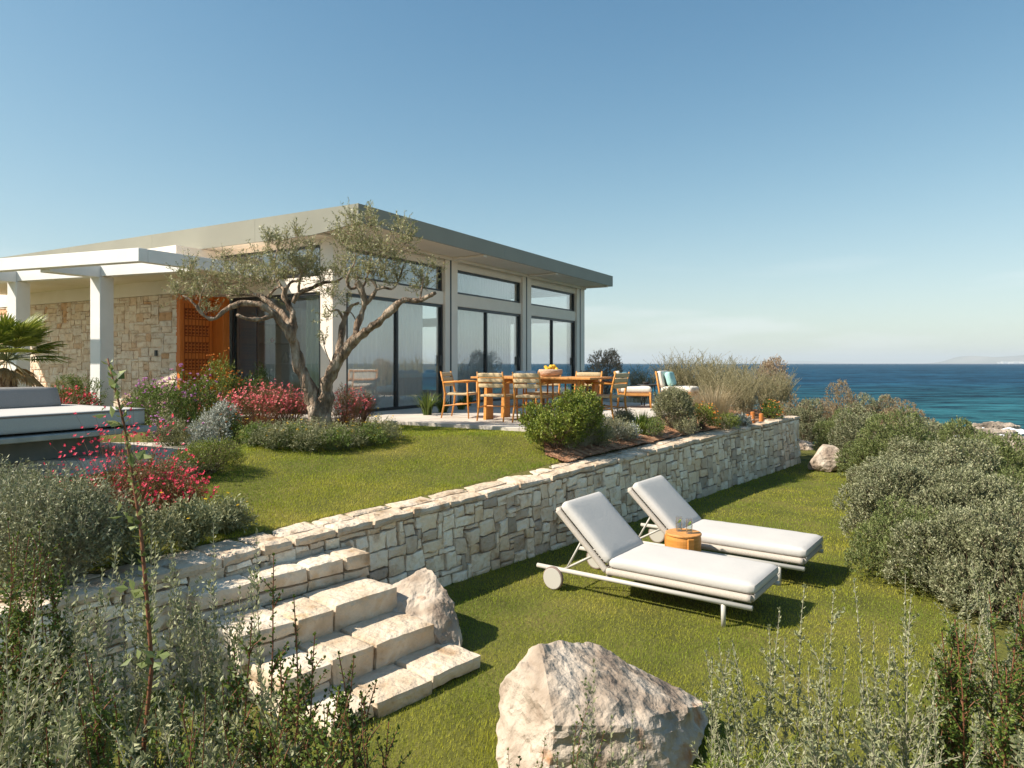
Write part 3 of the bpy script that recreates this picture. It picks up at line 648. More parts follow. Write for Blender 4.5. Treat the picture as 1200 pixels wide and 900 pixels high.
d.build('carving', [MT['door_wood'], MT['door_groove']], door)
# interior
m = MB(); m.box((.2,.2,-.06), (XE-.2, 7.0, .0)); m.build('floor', MT['room_floor'], house)
m = MB(); m.box((.2,.225,SOF-.06), (XE-.2, 7.0, SOF-.02)); m.build('ceiling', MT['room'], house)
m = MB(); m.box((.2, 6.9, 0), (XE-.2, 7.0, SOF-.061)); m.box((.0+.2, YD1+.06, 0), (.3, 6.9, SOF-.061)); m.box((5.6, 2.6, 0), (5.7, 6.9, SOF-.061)); m.build('inner_wall', MT['room'], house)
m = MB()                                        # seaward end wall with openings
for a, b in ((.2,.5),(2.2,2.5),(4.4,4.7),(6.6,6.9)): m.box((XL-.2, a, 0), (XL, b, SOF-.061))
for z0, z1 in ((D1, W1),(W0, SOF-.061)): m.box((XL-.18, .5, z0), (XL-.02, 6.6, z1))
m.build('end_wall', MT['facade'], house)
g = MB(); g.box((XL-.11,.5,.02), (XL-.10,6.6,W0)); g.build('end_pane', MT['clear_glass'], house)
def curtain(a, b, y, z0, z1, mt_, axis='x', amp=.035, lam=.13):
    n = int((b-a)/.022); t = np.linspace(a, b, n); w = amp*np.sin(t*2*pi/lam+1.2*np.sin(t*3.1)) ; V = []
    for z in (z0, z1):
        k = 1 if z == z0 else .7
        V.append(np.stack([t, y+w*k, t*0+z], 1) if axis == 'x' else np.stack([y+w*k, t, t*0+z], 1))
    V = np.concatenate(V); Q = [(i, i+1, n+i+1, n+i) for i in range(n-1)]; m = MB(); m.add(V, Q); return m.build('curtain', mt_, house, smooth=True)
curtain(.45, bays[0][1]-.35, .33, .03, D1+.02, MT['curtain']); curtain(bays[1][0]+.03, bays[1][1]-.03, .33, .03, D1+.02, MT['curtain'])
curtain(bays[1][0]+.03, bays[1][1]-.03, .33, W1, W0+.02, MT['curtain']); curtain(.45, 1.35, .33, .03, D1+.02, MT['curtain'])
curtain(.36, 1.05, .33, .03, D1, MT['curtain_green'], 'y')
# dark sliding screen and shelves inside the left window
m = MB(); m.bevbox((.16, 2.30, .02), (.20, 2.83, D1-.06), .004); m.build('sliding_screen', mat('screen', (.10,.125,.145), .5, bump=.04, bscale=9, stretch=(1,14,.2)), house)
sh = empty('shelf_unit', (*hl(1.9, 3.9), T), ang, 'pale open shelves with small vases seen through the side window', 'shelves')
m = MB(); m.box((.38,-1.3,0), (.42,.55,2.3)); m.build('back_panel', MT['room'], sh)
for z in (.45,.95,1.45,1.9): m = MB(); m.bevbox((.05,-.95,z), (.38,.45,z+.03), .004); m.build('shelf', MT['white_paint'], sh)
for y in (-1.0,.46): m = MB(); m.bevbox((.05,y,0), (.4,y+.04,2.2), .003); m.build('upright', MT['white_paint'], sh)
terra = mat('terracotta', (.55,.12,.05), .6); pale = mat('pottery', (.6,.54,.45), .7, bump=.05, bscale=60)
for k, (y, z, r_, h_, mt_, lb) in enumerate([(-.3,.981,.09,.26,pale,'tall pale pottery vase on the second shelf behind the side window'),(.15,1.481,.05,.11,terra,'small red pot on the upper shelf behind the side window'),(.22,.481,.08,.2,pale,'round pale jar on the low shelf behind the side window')]):
    q = hl(1.9+.2, 3.9+y); v = MB(); v.lathe([(0,0),(r_*.6,0),(r_,h_*.4),(r_*.8,h_*.7),(r_*.35,h_*.85),(r_*.45,h_),(r_*.3,h_*.98)], n=16); o = v.build('vase', mt_, smooth=True, loc=(q[0], q[1], T+z)); tag(o, lb, 'vase')

# ------------------------------------------------------------------ terrace slabs and paving (local house frame)
def pave(name, x0, x1, y0, y1, z0, z1, frame=True, step=1.0, mt_='terrace', kind='structure', org=(A_, ang)):
    m = MB(); nx = max(1, round((x1-x0)/step)); ny = max(1, round((y1-y0)/step))
    for i in range(nx):
        for j in range(ny):
            a = x0+(x1-x0)*i/nx; b = x0+(x1-x0)*(i+1)/nx; c_ = y0+(y1-y0)*j/ny; d_ = y0+(y1-y0)*(j+1)/ny
            m.bevbox((a+.003, c_+.003, z0), (b-.003, d_-.003, z1), .006)
    m.box((x0+.01, y0+.01, z0-.02), (x1-.01, y1-.01, z1-.012)); o = m.build(name, MT[mt_]); o.location = (org[0][0], org[0][1], 0); o.rotation_euler = (0,0,org[1]); return tag(o, kind=kind)
pave('terrace', -.42, 6.9, -5.3, -.002, T-.22, T)
pave('terrace_end', 6.904, 11.6, -2.4, -.002, T-.22, T)
pave('side_terrace', -.95, .1, .002, 3.2, T-.2, T-.004)
# patio under the daybed and its lower step
def slab(name, pts, z0, z1, mt_='terrace', parent=None, kind='structure'):
    m = MB(); poly_prism(m, [(x, y, z1) for x, y in pts], (0,0,z0-z1)); o = m.build(name, MT[mt_], parent); return tag(o, kind=kind)
slab('patio', [(-5.08,8.27),(-3.75,10.55),(-4.7,11.2),(-4.6,13.6),(-12,18),(-14,8.6)], .80, 1.05)
slab('patio_step', [(-4.95,7.93),(-4.45,8.8),(-4.35,9.4),(-6,9.5),(-14,8.9),(-14,8.2)], .70, .935)
slab('path', [(-4.70,7.75),(-3.95,8.9),(-4.5,9.2),(-5.4,7.9)], .70, .90)

# ------------------------------------------------------------------ pergola
K_ = np.array([-6.06, 11.36]); fd = np.array([-.937,.349]); ad = np.array([.5012,.8653])
pg = empty('pergola', (K_[0], K_[1], T), 0, 'white painted pergola with square posts beside the stone clad entrance', 'pergola')
def pbox(m, p0, p1, s0, s1, z0, z1, b=.006, mi=0):
    M = np.eye(4); M[:2,0] = fd; M[:2,1] = ad; n0 = m.n
    m.bevbox((p0, s0, z0-T), (p1, s1, z1-T), b, mi, M)
    m.Q[-1] = m.Q[-1][:, ::-1]; m.T[-1] = m.T[-1][:, ::-1]
m = MB(); pbox(m, 0, 8.5, 0, .16, 3.86, 4.08); m.build('front_beam', MT['pergola_white'], pg)
m = MB(); pbox(m, 0, .14, .162, 2.85, 3.86, 4.08); m.build('side_beam', MT['pergola_white'], pg)
m = MB(); pbox(m, .142, 8.5, 1.05, 1.23, 3.83, 4.05); m.build('inner_beam', MT['pergola_white'], pg)
for p in (2.28, 4.55, 6.82):
    m = MB(); pbox(m, p+.01, p+.25, .162, 1.048, 3.81, 4.03); m.build('cross_beam', MT['pergola_white'], pg)
    m = MB(); pbox(m, p, p+.26, 1.03, 1.29, T-.2, 3.826, .008); m.build('post', MT['pergola_white'], pg)
m = MB()
for k in range(4): pbox(m, .145, 8.4, 1.235+.52*k, 1.75+.52*k, 3.87, 3.95)
m.build('ceiling', MT['soffit'], pg)

# ------------------------------------------------------------------ daybed
db = empty('daybed', (-4.62, 9.12, 1.05), ang, 'wide outdoor daybed with white topped mattress on a grey concrete base', 'daybed')
m = MB(); m.bevbox((-2.9,.42,0), (-.5,1.9,.27), .01); m.build('plinth', mat('plinth', (.16,.165,.155), .85, col2=(.20,.20,.19), nscale=8, bump=.03), db)
m = MB(); m.bevbox((-3.2,.0,.272), (0,2.3,.335), .008); m.build('base', MT['concrete'], db)
def softbox(lo, hi, r=.04, puff=.012, n=10, M=None, seed=0):
    """a cushion: rounded box with a slightly puffed top"""
    V, Q = block_tmpl((n, n, 5)); lo = np.array(lo, float); hi = np.array(hi, float); c = (lo+hi)/2; h = (hi-lo)/2
    q = (2*V-1); P = np.sign(q)*np.abs(q)**.75*h; r = min(r, h.min()*.98); inn = np.clip(P, -(h-r), h-r); d = P-inn; l = np.linalg.norm(d, axis=1)[:,None]
    P = np.where(l > 1e-6, inn+d/np.maximum(l, 1e-6)*np.minimum(r, np.maximum(l, r)), P)
    w = (1-(P[:,0]/h[0])**4)*(1-(P[:,1]/h[1])**4); P[:,2] += np.sign(q[:,2])*np.abs(q[:,2])*puff*np.clip(w, 0, 1) + .003*fbm(P+c, 9, 3, seed)
    P = P+c
    if M is not None: P = P @ np.array(M)[:3,:3].T + np.array(M)[:3,3]
    return P, Q
m = MB(); m.add(*softbox((-3.0,.10,.36), (-.10,2.05,.56), .03, .004, n=14)); mo = m.build('mattress', MT['daybed_side'], db, smooth=True)
m = MB(); m.add(*softbox((-3.0,.102,.555), (-.102,2.048,.572), .008, .004, n=14)); m.build('mattress_top', MT['cushion'], mo, smooth=True)
m = MB(); m.tube([(-2.98,.097,.553),(-.12,.097,.553),(-.098,.12,.553),(-.098,2.03,.553)], .006, 6); m.build('piping', MT['tyre'], mo)
m = MB(); V, Q = softbox((-2.9,1.45,.575), (-.42,1.95,.83), .03, .01, n=12); V[:,1] += (V[:,2]-.575)*.5*(V[:,1] < 1.7)*1.0; m.add(V, Q); bo = m.build('bolster', MT['bolster'], smooth=True, loc=(-4.62,9.12,1.05)); bo.rotation_euler = (0,0,ang)
tag(bo, 'long dark grey wedge bolster lying along the back of the daybed', 'bolster')
# ------------------------------------------------------------------ sun loungers
def lounger(loc, label):
    """x: head to foot, y: across (near rail at y = 0), z up"""
    r = empty('sun_lounger', loc, math.atan2(-.587, .81), label, 'sun lounger', 'pair of sun loungers on the lower lawn')
    Wd = .80; Ln = 2.11; mm = MT['metal_taupe']
    for y in (.0, Wd): m = MB(); m.tube([(0,y,.2),(Ln,y,.2)], .021, 14); m.build('rail', mm, r, smooth=True)
    for y in (.0, Wd):
        m = MB(); m.tube([(1.87,y,.19),(1.87,y,.0)], .02, 12); m.build('leg', mm, r, smooth=True)
    for xx, zz in ((1.87,.17),(.75,.2)): m = MB(); m.tube([(xx,.02,zz),(xx,Wd-.02,zz)], .015, 10); m.build('cross_bar', mm, r)
    for y, s in ((-.024, -1), (Wd+.024, 1)):
        w = MB()
        def disc(m, y0, y1, rad, mi=0):
            a = np.arange(36)*2*pi/36; ring = [np.stack([.20+rr*np.cos(a), a*0+yy, .112+rr*np.sin(a)], 1) for rr, yy in ((0,y0),(rad-.004,y0),(rad,y0+(y1-y0)*.2),(rad,y1-(y1-y0)*.2),(rad-.004,y1),(0,y1))]
            V = np.concatenate(ring); Q = [(i*36+j, i*36+(j+1) % 36, (i+1)*36+(j+1) % 36, (i+1)*36+j) for i in range(5) for j in range(36)]; m.add(V, Q, mi)
        disc(w, y-.022 if s < 0 else y+.018, y-.018+.0 if s < 0 else y+.022, .101)
        disc(w, y-.018, y+.018, .101); wo_ = w.build('wheel', MT['metal_taupe'], r)
        t = MB(); disc(t, y-.017, y+.017, .112); t.build('tyre', MT['tyre'], wo_)
    # woven frame
    def cordbar(m, a, b, rad, nn=14): m.tube(np.linspace(a, b, 40), rad, nn)
    seat = MB()
    for y in (.035, Wd-.035): cordbar(seat, (.76,y,.262), (2.09,y,.262), .032)
    for x in (.78, 2.085): cordbar(seat, (x,.05,.262), (x,Wd-.05,.262), .03)
    so_ = seat.build('seat_frame', MT['cord'], r, smooth=True)
    sl = MB()
    for x in np.arange(.82, 2.07, .035): sl.tube([(x,.05,.266),(x,Wd-.05,.266)], .012, 5)
    sl.build('webbing', MT['cord'], so_)
    t0 = np.array([.75,0,.262]); t1 = np.array([.217,0,.765]); bb = MB(); dd = (t1-t0)/np.linalg.norm(t1-t0)
    for y in (.035, Wd-.035): cordbar(bb, t0+[0,y,0], t1+[0,y,0], .030)
    cordbar(bb, t1+[0,.04,0], t1+[0,Wd-.04,0], .026)
    bo_ = bb.build('backrest_frame', MT['cord'], r, smooth=True)
    sl = MB()
    for k in np.arange(.04, .72, .035): p = t0+dd*k; sl.tube([p+[0,.05,0], p+[0,Wd-.05,0]], .012, 5)
    sl.build('webbing', MT['cord'], bo_)
    for y in (.06, Wd-.06):
        m = MB(); p = t0+dd*.38+np.array([0,y,-.02]); m.tube([p, (.30,y,.2)], .011, 8); m.tube([t0+dd*.2+np.array([0,y,-.02]), (.28,y-.0,.195)], .011, 8); m.build('strut', mm, r, smooth=True)
    m = MB(); m.tube([(.29,.0,.2),(.29,Wd,.2)], .012, 8); m.build('strut_bar', mm, r)
    m = MB(); m.add(*softbox((.765,.03,.29), (2.12,Wd-.03,.385), .04, .012, n=16, seed=2)); sc_o = m.build('seat_cushion', MT['cushion'], r, smooth=True)
    for zp in (.302, .374): m = MB(); a_ = np.arange(61)/60*2*pi; cx_, cy_, hx_, hy_ = 1.4425, Wd/2, .675, Wd/2-.032; q_ = np.stack([np.clip(np.cos(a_)*1.6, -1, 1)*hx_+cx_, np.clip(np.sin(a_)*1.6, -1, 1)*hy_+cy_, a_*0+zp], 1); m.tube(q_, .0035, 6, cap=False); m.build('piping', MT['piping'], sc_o)
    # backrest cushion lies on the tilted frame
    nrm = np.array([dd[2],0,-dd[0]]); M = np.eye(4); M[:3,0] = dd; M[:3,1] = (0,-1,0) if np.cross(dd, (0,-1,0)).dot(nrm) > 0 else (0,1,0); M[:3,2] = nrm; M[:3,3] = t0+nrm*.03
    lo = (.03,.03,0) if M[1,1] > 0 else (.03,-(Wd-.03),0); hi = (.75,Wd-.03,.095) if M[1,1] > 0 else (.75,-.03,.095)
    m = MB(); m.add(*softbox(lo, hi, .04, .012, n=14, M=M, seed=5)); m.build('back_cushion', MT['cushion'], r, smooth=True)
    return r
lounger((.254,6.95,0), 'sun lounger nearer to the camera, white cushions on a taupe frame with wheels')
lounger((1.136,8.04,0), 'farther sun lounger, just behind the round wooden side table')
# round side table with two glasses
def drumtable(loc):
    r = empty('side_table', loc, .5, 'small round wooden drum table standing between the two sun loungers', 'side table')
    m = MB(); m.lathe([(.165,.25),(.175,.255),(.178,.40),(.172,.44),(.160,.44),(.160,.25)], n=40); m.build('apron', MT['teak'], r, smooth=False)
    m = MB(); m.lathe([(0,.435),(.168,.435),(.182,.442),(.182,.454),(.176,.46),(0,.46)], n=40)
    m.build('tabletop', MT['teak_h'], r)
    for k in range(3):
        a = k*2*pi/3+.2; m = MB(); M = np.eye(4); M[:3,0] = (cos(a),sin(a),0); M[:3,1] = (-sin(a),cos(a),0); m.bevbox((.155,-.035,0), (.188,.035,.43), .006, 0, M); m.build('leg', MT['teak'], r)
drumtable((1.77,7.22,0))
lime = mat('lime', (.30,.42,.03), .5); water = glassmat('water', (.9,.95,.95), .6, 1.33)
for k, (dx, dy, lb) in enumerate([(-.035,.05,'left drinking glass with lime on the round side table'),(.045,-.05,'right drinking glass with lime on the round side table')]):
    g = empty('drinking_glass', (1.77+dx, 7.22+dy, .461), 0, lb, 'glass')
    m = MB(); m.lathe([(0,0),(.031,0),(.033,.004),(.035,.15),(.033,.15),(.031,.014),(0,.012)], n=24); m.build('cup', MT['clear_glass'], g, smooth=True)
    m = MB(); m.lathe([(0,.015),(.029,.015),(.030,.09),(0,.09)], n=20); m.build('water', water, g, smooth=True)
    m = MB(); M = np.eye(4); c_, s_ = cos(.9), sin(.9); M[:3,0] = (c_,0,s_); M[:3,2] = (-s_,0,c_); M[:3,3] = (.004,0,.10)
    m.lathe([(0,-.004),(.022,-.004),(.024,0),(.022,.004),(0,.004)], n=16); m.V[-1] = m.V[-1] @ M[:3,:3].T + M[:3,3]; m.build('lime_slice', lime, g)

# ------------------------------------------------------------------ dining set
e_t = np.array([.87,-.49]); f_t = np.array([.49,.87]); ta = math.atan2(-.49,.87)
TC = np.array([.50,12.0])
tb = empty('dining_table', (*TC, T), ta, 'long teak dining table with plank legs on the terrace', 'dining table')
m = MB()
for k in range(7): w = 1.0/7; m.bevbox((-1.12,-.5+k*w+.002,.71), (1.12,-.5+(k+1)*w-.002,.745), .006)
m.build('tabletop', MT['teak_h'], tb)
m = MB(); m.bevbox((-.85,-.30,.64), (.85,-.24,.708), .005); m.bevbox((-.85,.24,.64), (.85,.30,.708), .005); m.build('apron', MT['teak_h'], tb)
for sx in (-1,1):
    for sy in (-1,1):
        m = MB(); poly_prism(m, [(sx*.90,sy*.30-.13,0),(sx*.90,sy*.30+.13,0),(sx*.90,sy*.30+.085,.708),(sx*.90,sy*.30-.085,.708)], (-sx*.05,0,0)); m.build('leg', MT['teak'], tb)
def chair(loc, rz, label):
    r = empty('dining_chair', loc, rz, label, 'chair', 'dining chairs around the teak table'); Wc = .25
    for s in (-1,1):
        m = MB(); m.tube([(s*Wc,-.27,0),(s*(Wc-.005),-.215,.25),(s*(Wc-.005),-.20,.44),(s*(Wc-.01),-.235,.64),(s*(Wc-.01),-.285,.83)], [.013,.018,.020,.018,.013], 8); m.build('leg', MT['teak'], r, smooth=True)
        m = MB(); m.tube([(s*Wc,.25,0),(s*Wc,.235,.3),(s*Wc,.225,.64)], [.012,.018,.015], 8); m.build('leg', MT['teak'], r, smooth=True)
        m = MB(); m.tube([(s*(Wc-.005),-.235,.635),(s*(Wc+.01),0,.65),(s*(Wc+.005),.26,.648)], [.014,.02,.017], 8); m.build('armrest', MT['teak'], r, smooth=True)
        m = MB(); m.tube([(s*Wc,-.235,.22),(s*Wc,.235,.26)], .012, 6); m.build('stretcher', MT['teak'], r)
    m = MB(); m.tube([(-Wc,.03,.24),(Wc,.03,.24)], .011, 6); m.build('stretcher', MT['teak'], r)
    m = MB(); m.add(*softbox((-Wc+.01,-.21,.40), (Wc-.01,.24,.455), .024, -.012, n=8)); m.build('seat', MT['weave'], r, smooth=True)
    for z0, y0 in ((.60,-.232),(.69,-.253),(.775,-.273)): m = MB(); m.add(*softbox((-Wc+.012,y0-.022,z0-.038), (Wc-.012,y0+.018,z0+.038), .02, .0, n=5)); m.build('back_slat', MT['weave'], r, smooth=True)
    return r
def cpos(p, q): return (TC[0]+e_t[0]*p+f_t[0]*q, TC[1]+e_t[1]*p+f_t[1]*q, T)
chair(cpos(-.62,-.42), ta+.04, 'leftmost of the two near side chairs, its woven back towards the camera')
chair(cpos(.07,-.42), ta+.02, 'right one of the two near side chairs, woven back towards the camera')
chair((-.93,12.62,T), ta-1.35, 'dining chair at the left head of the table, near the glass doors')
chair((1.58,11.62,T), ta+1.45, 'dining chair at the right head of the table, seen from the side')
chair(cpos(.52,.62), ta+pi+.05, 'right chair on the far side of the table, facing the camera')
chair(cpos(-.32,.66), ta+pi-.06, 'left chair on the far side of the table, half hidden behind the near chairs')
# basket of lemons
bk = empty('fruit_basket', (cpos(.12,.12)[0], cpos(.12,.12)[1], T+.746), 0, 'low woven basket heaped with yellow lemons on the dining table', 'basket')
m = MB(); m.lathe([(0,0),(.14,0),(.20,.04),(.21,.10),(.20,.125),(.18,.115),(.17,.05),(0,.03)], n=28)
m.build('basket', mat('basket', (.50,.32,.20), .9, col2=(.66,.50,.38), nscale=14, bump=.2, bscale=40, stretch=(1,1,4)), bk, smooth=True)
lem = mat('lemon', (.80,.48,.03), .45, island=[(0,(.82,.55,.05)),(1,(.74,.40,.03))], bump=.03, bscale=60)
r_ = random.Random(4)
for k in range(9):
    a = k*2.4; rr = .05+.10*((k*7) % 13)/13; z = .115+.045*(1-rr/.15)+(.03 if k < 4 else 0)
    m = MB(); m.lathe([(0,-.045),(.008,-.042),(.024,-.03),(.034,0),(.024,.03),(.008,.042),(0,.046)], n=12); M = np.array(Vector((cos(a*1.7), sin(a*1.7), .3)).to_track_quat('Z','Y').to_matrix()); m.V[-1] = m.V[-1] @ M.T+np.array([rr*cos(a), rr*sin(a), z]); o = m.build('lemon', lem, smooth=True)
    o.location = bk.location; tag(o, 'yellow lemon heaped in the woven basket on the dining table', 'lemon', 'lemons in the basket')
# lounge chairs, side table, sofa
def lounge(loc, rz, label, pm, plabel):
    r = empty('lounge_chair', loc, rz, label, 'lounge chair', 'low lounge chairs at the seaward end of the terrace'); w = .36
    for sx in (-1,1):
        m = MB(); m.tube([(sx*w,-.36,0),(sx*w,-.33,.3),(sx*w,-.42,.80)], [.018,.022,.016], 8); m.build('leg', MT['teak'], r, smooth=True)
        m = MB(); m.tube([(sx*w,.36,0),(sx*w,.35,.34)], [.018,.023], 8); m.build('leg', MT['teak'], r, smooth=True)
    m = MB(); m.bevbox((-w+.02,-.34,.26), (w-.02,.36,.31), .008); m.bevbox((-w-.02,.335,.27), (w+.02,.37,.33), .006); m.bevbox((-w-.02,-.33,.27), (-w+.02,.34,.32), .006); m.bevbox((w-.02,-.33,.27), (w+.02,.34,.32), .006); m.build('seat_frame', MT['teak_h'], r)
    m = MB(); m.bevbox((-w,-.44,.74), (w,-.41,.79), .006); m.bevbox((-w,-.40,.5), (w,-.375,.55), .006); m.build('back_frame', MT['teak_h'], r)
    m = MB(); m.add(*softbox((-w+.01,-.33,.33), (w-.01,.38,.455), .05, .015, n=10)); m.build('seat_cushion', MT['cushion_cream'], r, smooth=True)
    M = np.array(Vector((0,-.22,1)).to_track_quat('Z','Y').to_matrix()); Mm = np.eye(4); a = -.22; Mm[1,1] = cos(a); Mm[1,2] = sin(a); Mm[2,1] = -sin(a); Mm[2,2] = cos(a); Mm[:3,3] = (0,-.30,.44)
    Mm[:3,:3] = [[1,0,0],[0,cos(.2),-sin(.2)],[0,sin(.2),cos(.2)]]
    m = MB(); m.add(*softbox((-w+.02,-.06,.0), (w-.02,.06,.37), .045, .0, n=10, M=Mm)); m.build('back_cushion', MT['cushion_cream'], r, smooth=True)
    m = MB(); V, Q = softbox((-.25,-.07,.02), (.25,.07,.34), .06, .0, n=10); k = 1-.10*(1-np.abs(V[:,0]/.25))*0; m.add(V, Q); p = m.build('pillow', pm, smooth=True)
    c_, s_ = cos(rz), sin(rz); lx, ly = .02, -.13; p.location = (loc[0]+c_*lx-s_*ly, loc[1]+s_*lx+c_*ly, loc[2]+.455); p.rotation_euler = (.28, 0, rz+.08); p.rotation_mode = 'XYZ'
    tag(p, plabel, 'pillow'); return r
lounge((2.72,15.6,T), R(-100), 'lounge chair with cream seat and dark blue pillow behind the dining table', MT['blue_pillow'], 'dark blue pillow on the lounge chair nearer the house')
lounge((3.72,15.6,T), R(-118), 'lounge chair with cream cushions and a pale aqua pillow, nearest the sea', MT['aqua_pillow'], 'pale aqua pillow on the lounge chair nearest the sea')
r = empty('side_table', (3.15,16.3,T), 0, 'small dark round table between the two lounge chairs', 'side table'); dk = mat('dark_table', (.06,.055,.05), .5)
m = MB(); m.cyl((0,0), .23, .46, .485); m.build('tabletop', dk, r)
for k in range(3): a = k*2.094; m = MB(); m.tube([(.17*cos(a),.17*sin(a),.46),(.2*cos(a),.2*sin(a),0)], .014, 8); m.build('leg', dk, r)
m = MB(); m.lathe([(0,.0),(.05,0),(.085,.05),(.08,.055),(.045,.01),(0,.01)], n=18); tag(m.build('bowl', dk, smooth=True, loc=(3.12,16.28,T+.487)), 'small dark bowl on the round table between the lounge chairs', 'bowl')
r = empty('sofa', (.65,16.3,T), ang-pi, 'low teak outdoor sofa with cream cushions behind the dining table', 'sofa')
m = MB(); m.bevbox((-.95,-.40,.18), (.95,.36,.25), .01); m.bevbox((-.95,-.43,.25), (.95,-.38,.62), .01); m.build('frame', MT['teak_h'], r)
for sx in (-1,1):
    for y in (-.38,.32): m = MB(); m.bevbox((sx*.9-.03,y-.03,0), (sx*.9+.03,y+.03,.18), .005); m.build('leg', MT['teak'], r)
for k in (-1,0): m = MB(); m.add(*softbox((.02+k*.94,-.36,.25), (.92+k*.94,.36,.40), .05, .015)); m.build('seat_cushion', MT['cushion_cream'], r, smooth=True)
for k in (-1,0): m = MB(); m.add(*softbox((.02+k*.94,-.37,.40), (.92+k*.94,-.20,.72), .06, .0)); m.build('back_cushion', MT['cushion_cream'], r, smooth=True)
for k, (lx, lb) in enumerate([(-.6,'grey striped pillow at one end of the outdoor sofa, nearest the lounge chairs'),(.1,'grey striped pillow in the middle of the outdoor sofa'),(.6,'grey striped pillow at the end of the outdoor sofa nearest the glass')]):
    m = MB(); m.add(*softbox((-.22,-.06,0), (.22,.06,.40), .055, 0)); rz = ang-pi; c_, s_ = cos(rz), sin(rz); ly = -.11
    p = m.build('pillow', MT['grey_pillow'], smooth=True, loc=(.65+c_*lx-s_*ly, 16.3+s_*lx+c_*ly, T+.415)); p.rotation_euler = (.25,0,rz+.1*(k-1)); tag(p, lb, 'pillow', 'striped pillows on the sofa')
# short rusty posts in the bed near the wall's end
rust = mat('rust', (.55,.20,.05), .8, col2=(.40,.13,.03), nscale=10, bump=.05)
for k, (u, Y, h_, lb) in enumerate([(876,14.0,.17,'leftmost of the short orange posts in the bed near the wall end'),(882,14.15,.21,'middle one of the short orange posts in the bed near the wall end'),(892,14.3,.17,'rightmost of the short orange posts in the bed near the wall end')]):
    x = (u-600)/F*Y; z = gu(x, Y); m = MB(); m.lathe([(0,-.1),(.042,-.1),(.045,0),(.043,h_-.01),(.036,h_),(0,h_-.006)], n=14); tag(m.build('post', rust, loc=(x, Y, z)), lb, 'post', 'short orange posts')
# ------------------------------------------------------------------ the air over the bay
hm = bpy.data.materials.new('haze'); hm.use_nodes = True; hn = hm.node_tree.nodes; hn.clear(); ho = hn.new('ShaderNodeOutputMaterial'); hv = hn.new('ShaderNodeVolumePrincipled')
hv.inputs['Color'].default_value = (.80,.88,.94,1); hv.inputs['Density'].default_value = 8e-5; hm.node_tree.links.new(hv.outputs[0], ho.inputs['Volume'])
m = MB(); m.box((-31000,-31000,-12), (31000,31000,300)); tag(m.build('haze', hm), 'thin pale summer haze over the bay', 'haze', kind='stuff')
# ------------------------------------------------------------------ vegetation
LM = {
 'salt':   leafmat('salt_leaf', (.11,.125,.055), (.24,.25,.125), (.42,.41,.25), .15),
 'salt_green': leafmat('salt_green_leaf', (.085,.12,.03), (.18,.22,.065), (.33,.35,.14)),
 'salt_brown': leafmat('salt_brown_leaf', (.24,.15,.08), (.40,.29,.17), (.32,.30,.17)),
 'sage':   leafmat('sage_leaf', (.17,.19,.09), (.27,.28,.14), (.40,.40,.22)),
 'silver': leafmat('silver_leaf', (.30,.32,.26), (.42,.43,.36), (.55,.55,.48), .15),
 'lentisk': leafmat('glossy_green_leaf', (.055,.095,.015), (.10,.15,.025), (.20,.24,.045), .3, .4),
 'green':  leafmat('bright_green_leaf', (.10,.15,.015), (.18,.23,.028), (.32,.34,.05)),
 'olive':  leafmat('olive_leaf', (.16,.17,.06), (.32,.31,.13), (.52,.49,.27), .25, .4),
 'dry':    leafmat('dry_leaf', (.34,.25,.13), (.44,.34,.20), (.52,.43,.28)),
 'meadow': leafmat('meadow_leaf', (.17,.16,.07), (.25,.23,.11), (.36,.32,.18)),
 'reddish': leafmat('reddish_leaf', (.16,.10,.035), (.20,.14,.05), (.12,.13,.035)),
 'palm':   leafmat('palm_leaf', (.11,.15,.015), (.20,.24,.025), (.38,.38,.07), .2, .4),
 'palm_dry': leafmat('palm_dry_leaf', (.30,.17,.07), (.42,.28,.13), (.48,.36,.2)),
 'mound':  leafmat('mound_leaf', (.08,.13,.015), (.13,.19,.028), (.22,.28,.05)),
 'brown':  leafmat('brown_leaf', (.30,.20,.12), (.46,.34,.22), (.54,.43,.30)),
 'rosemary': leafmat('rosemary_leaf', (.15,.16,.07), (.25,.25,.12), (.36,.34,.19)),
}
FM = {
 'pink': mat('pink_petal', (.80,.10,.16), .6, island=[(0,(.58,.035,.06)),(.5,(.74,.12,.14)),(1,(.84,.36,.33))], transl=.3),
 'red': mat('red_petal', (.75,.02,.06), .6, island=[(0,(.62,.01,.04)),(.6,(.80,.03,.09)),(1,(.85,.12,.2))], transl=.3),
 'lilac': mat('lilac_petal', (.55,.25,.55), .6, island=[(0,(.50,.20,.50)),(.5,(.66,.30,.55)),(1,(.75,.25,.38))], transl=.3),
 'yellow': mat('yellow_petal', (.85,.52,.01), .6, island=[(0,(.80,.45,.01)),(1,(.88,.60,.03))], transl=.3),
 'orange': mat('orange_petal', (.75,.22,.03), .6, island=[(0,(.65,.15,.02)),(1,(.80,.35,.06))], transl=.3),
 'white': mat('white_petal', (.75,.72,.66), .7, transl=.3),
}
SM = {'brown': mat('stem_brown', (.16,.11,.07), .8), 'grey': mat('stem_grey', (.30,.27,.19), .8), 'red': mat('stem_red', (.15,.055,.028), .7, col2=(.24,.10,.05), nscale=20),
      'green': mat('stem_green', (.16,.17,.07), .7), 'straw': mat('stem_straw', (.48,.40,.24), .8)}
def unit(v): return v/(np.linalg.norm(v, axis=-1, keepdims=True)+1e-9)
def dirs(g, n, zmin=-1.):
    v = unit(g.normal(size=(n*3, 3))); return v[v[:,2] >= zmin][:n]
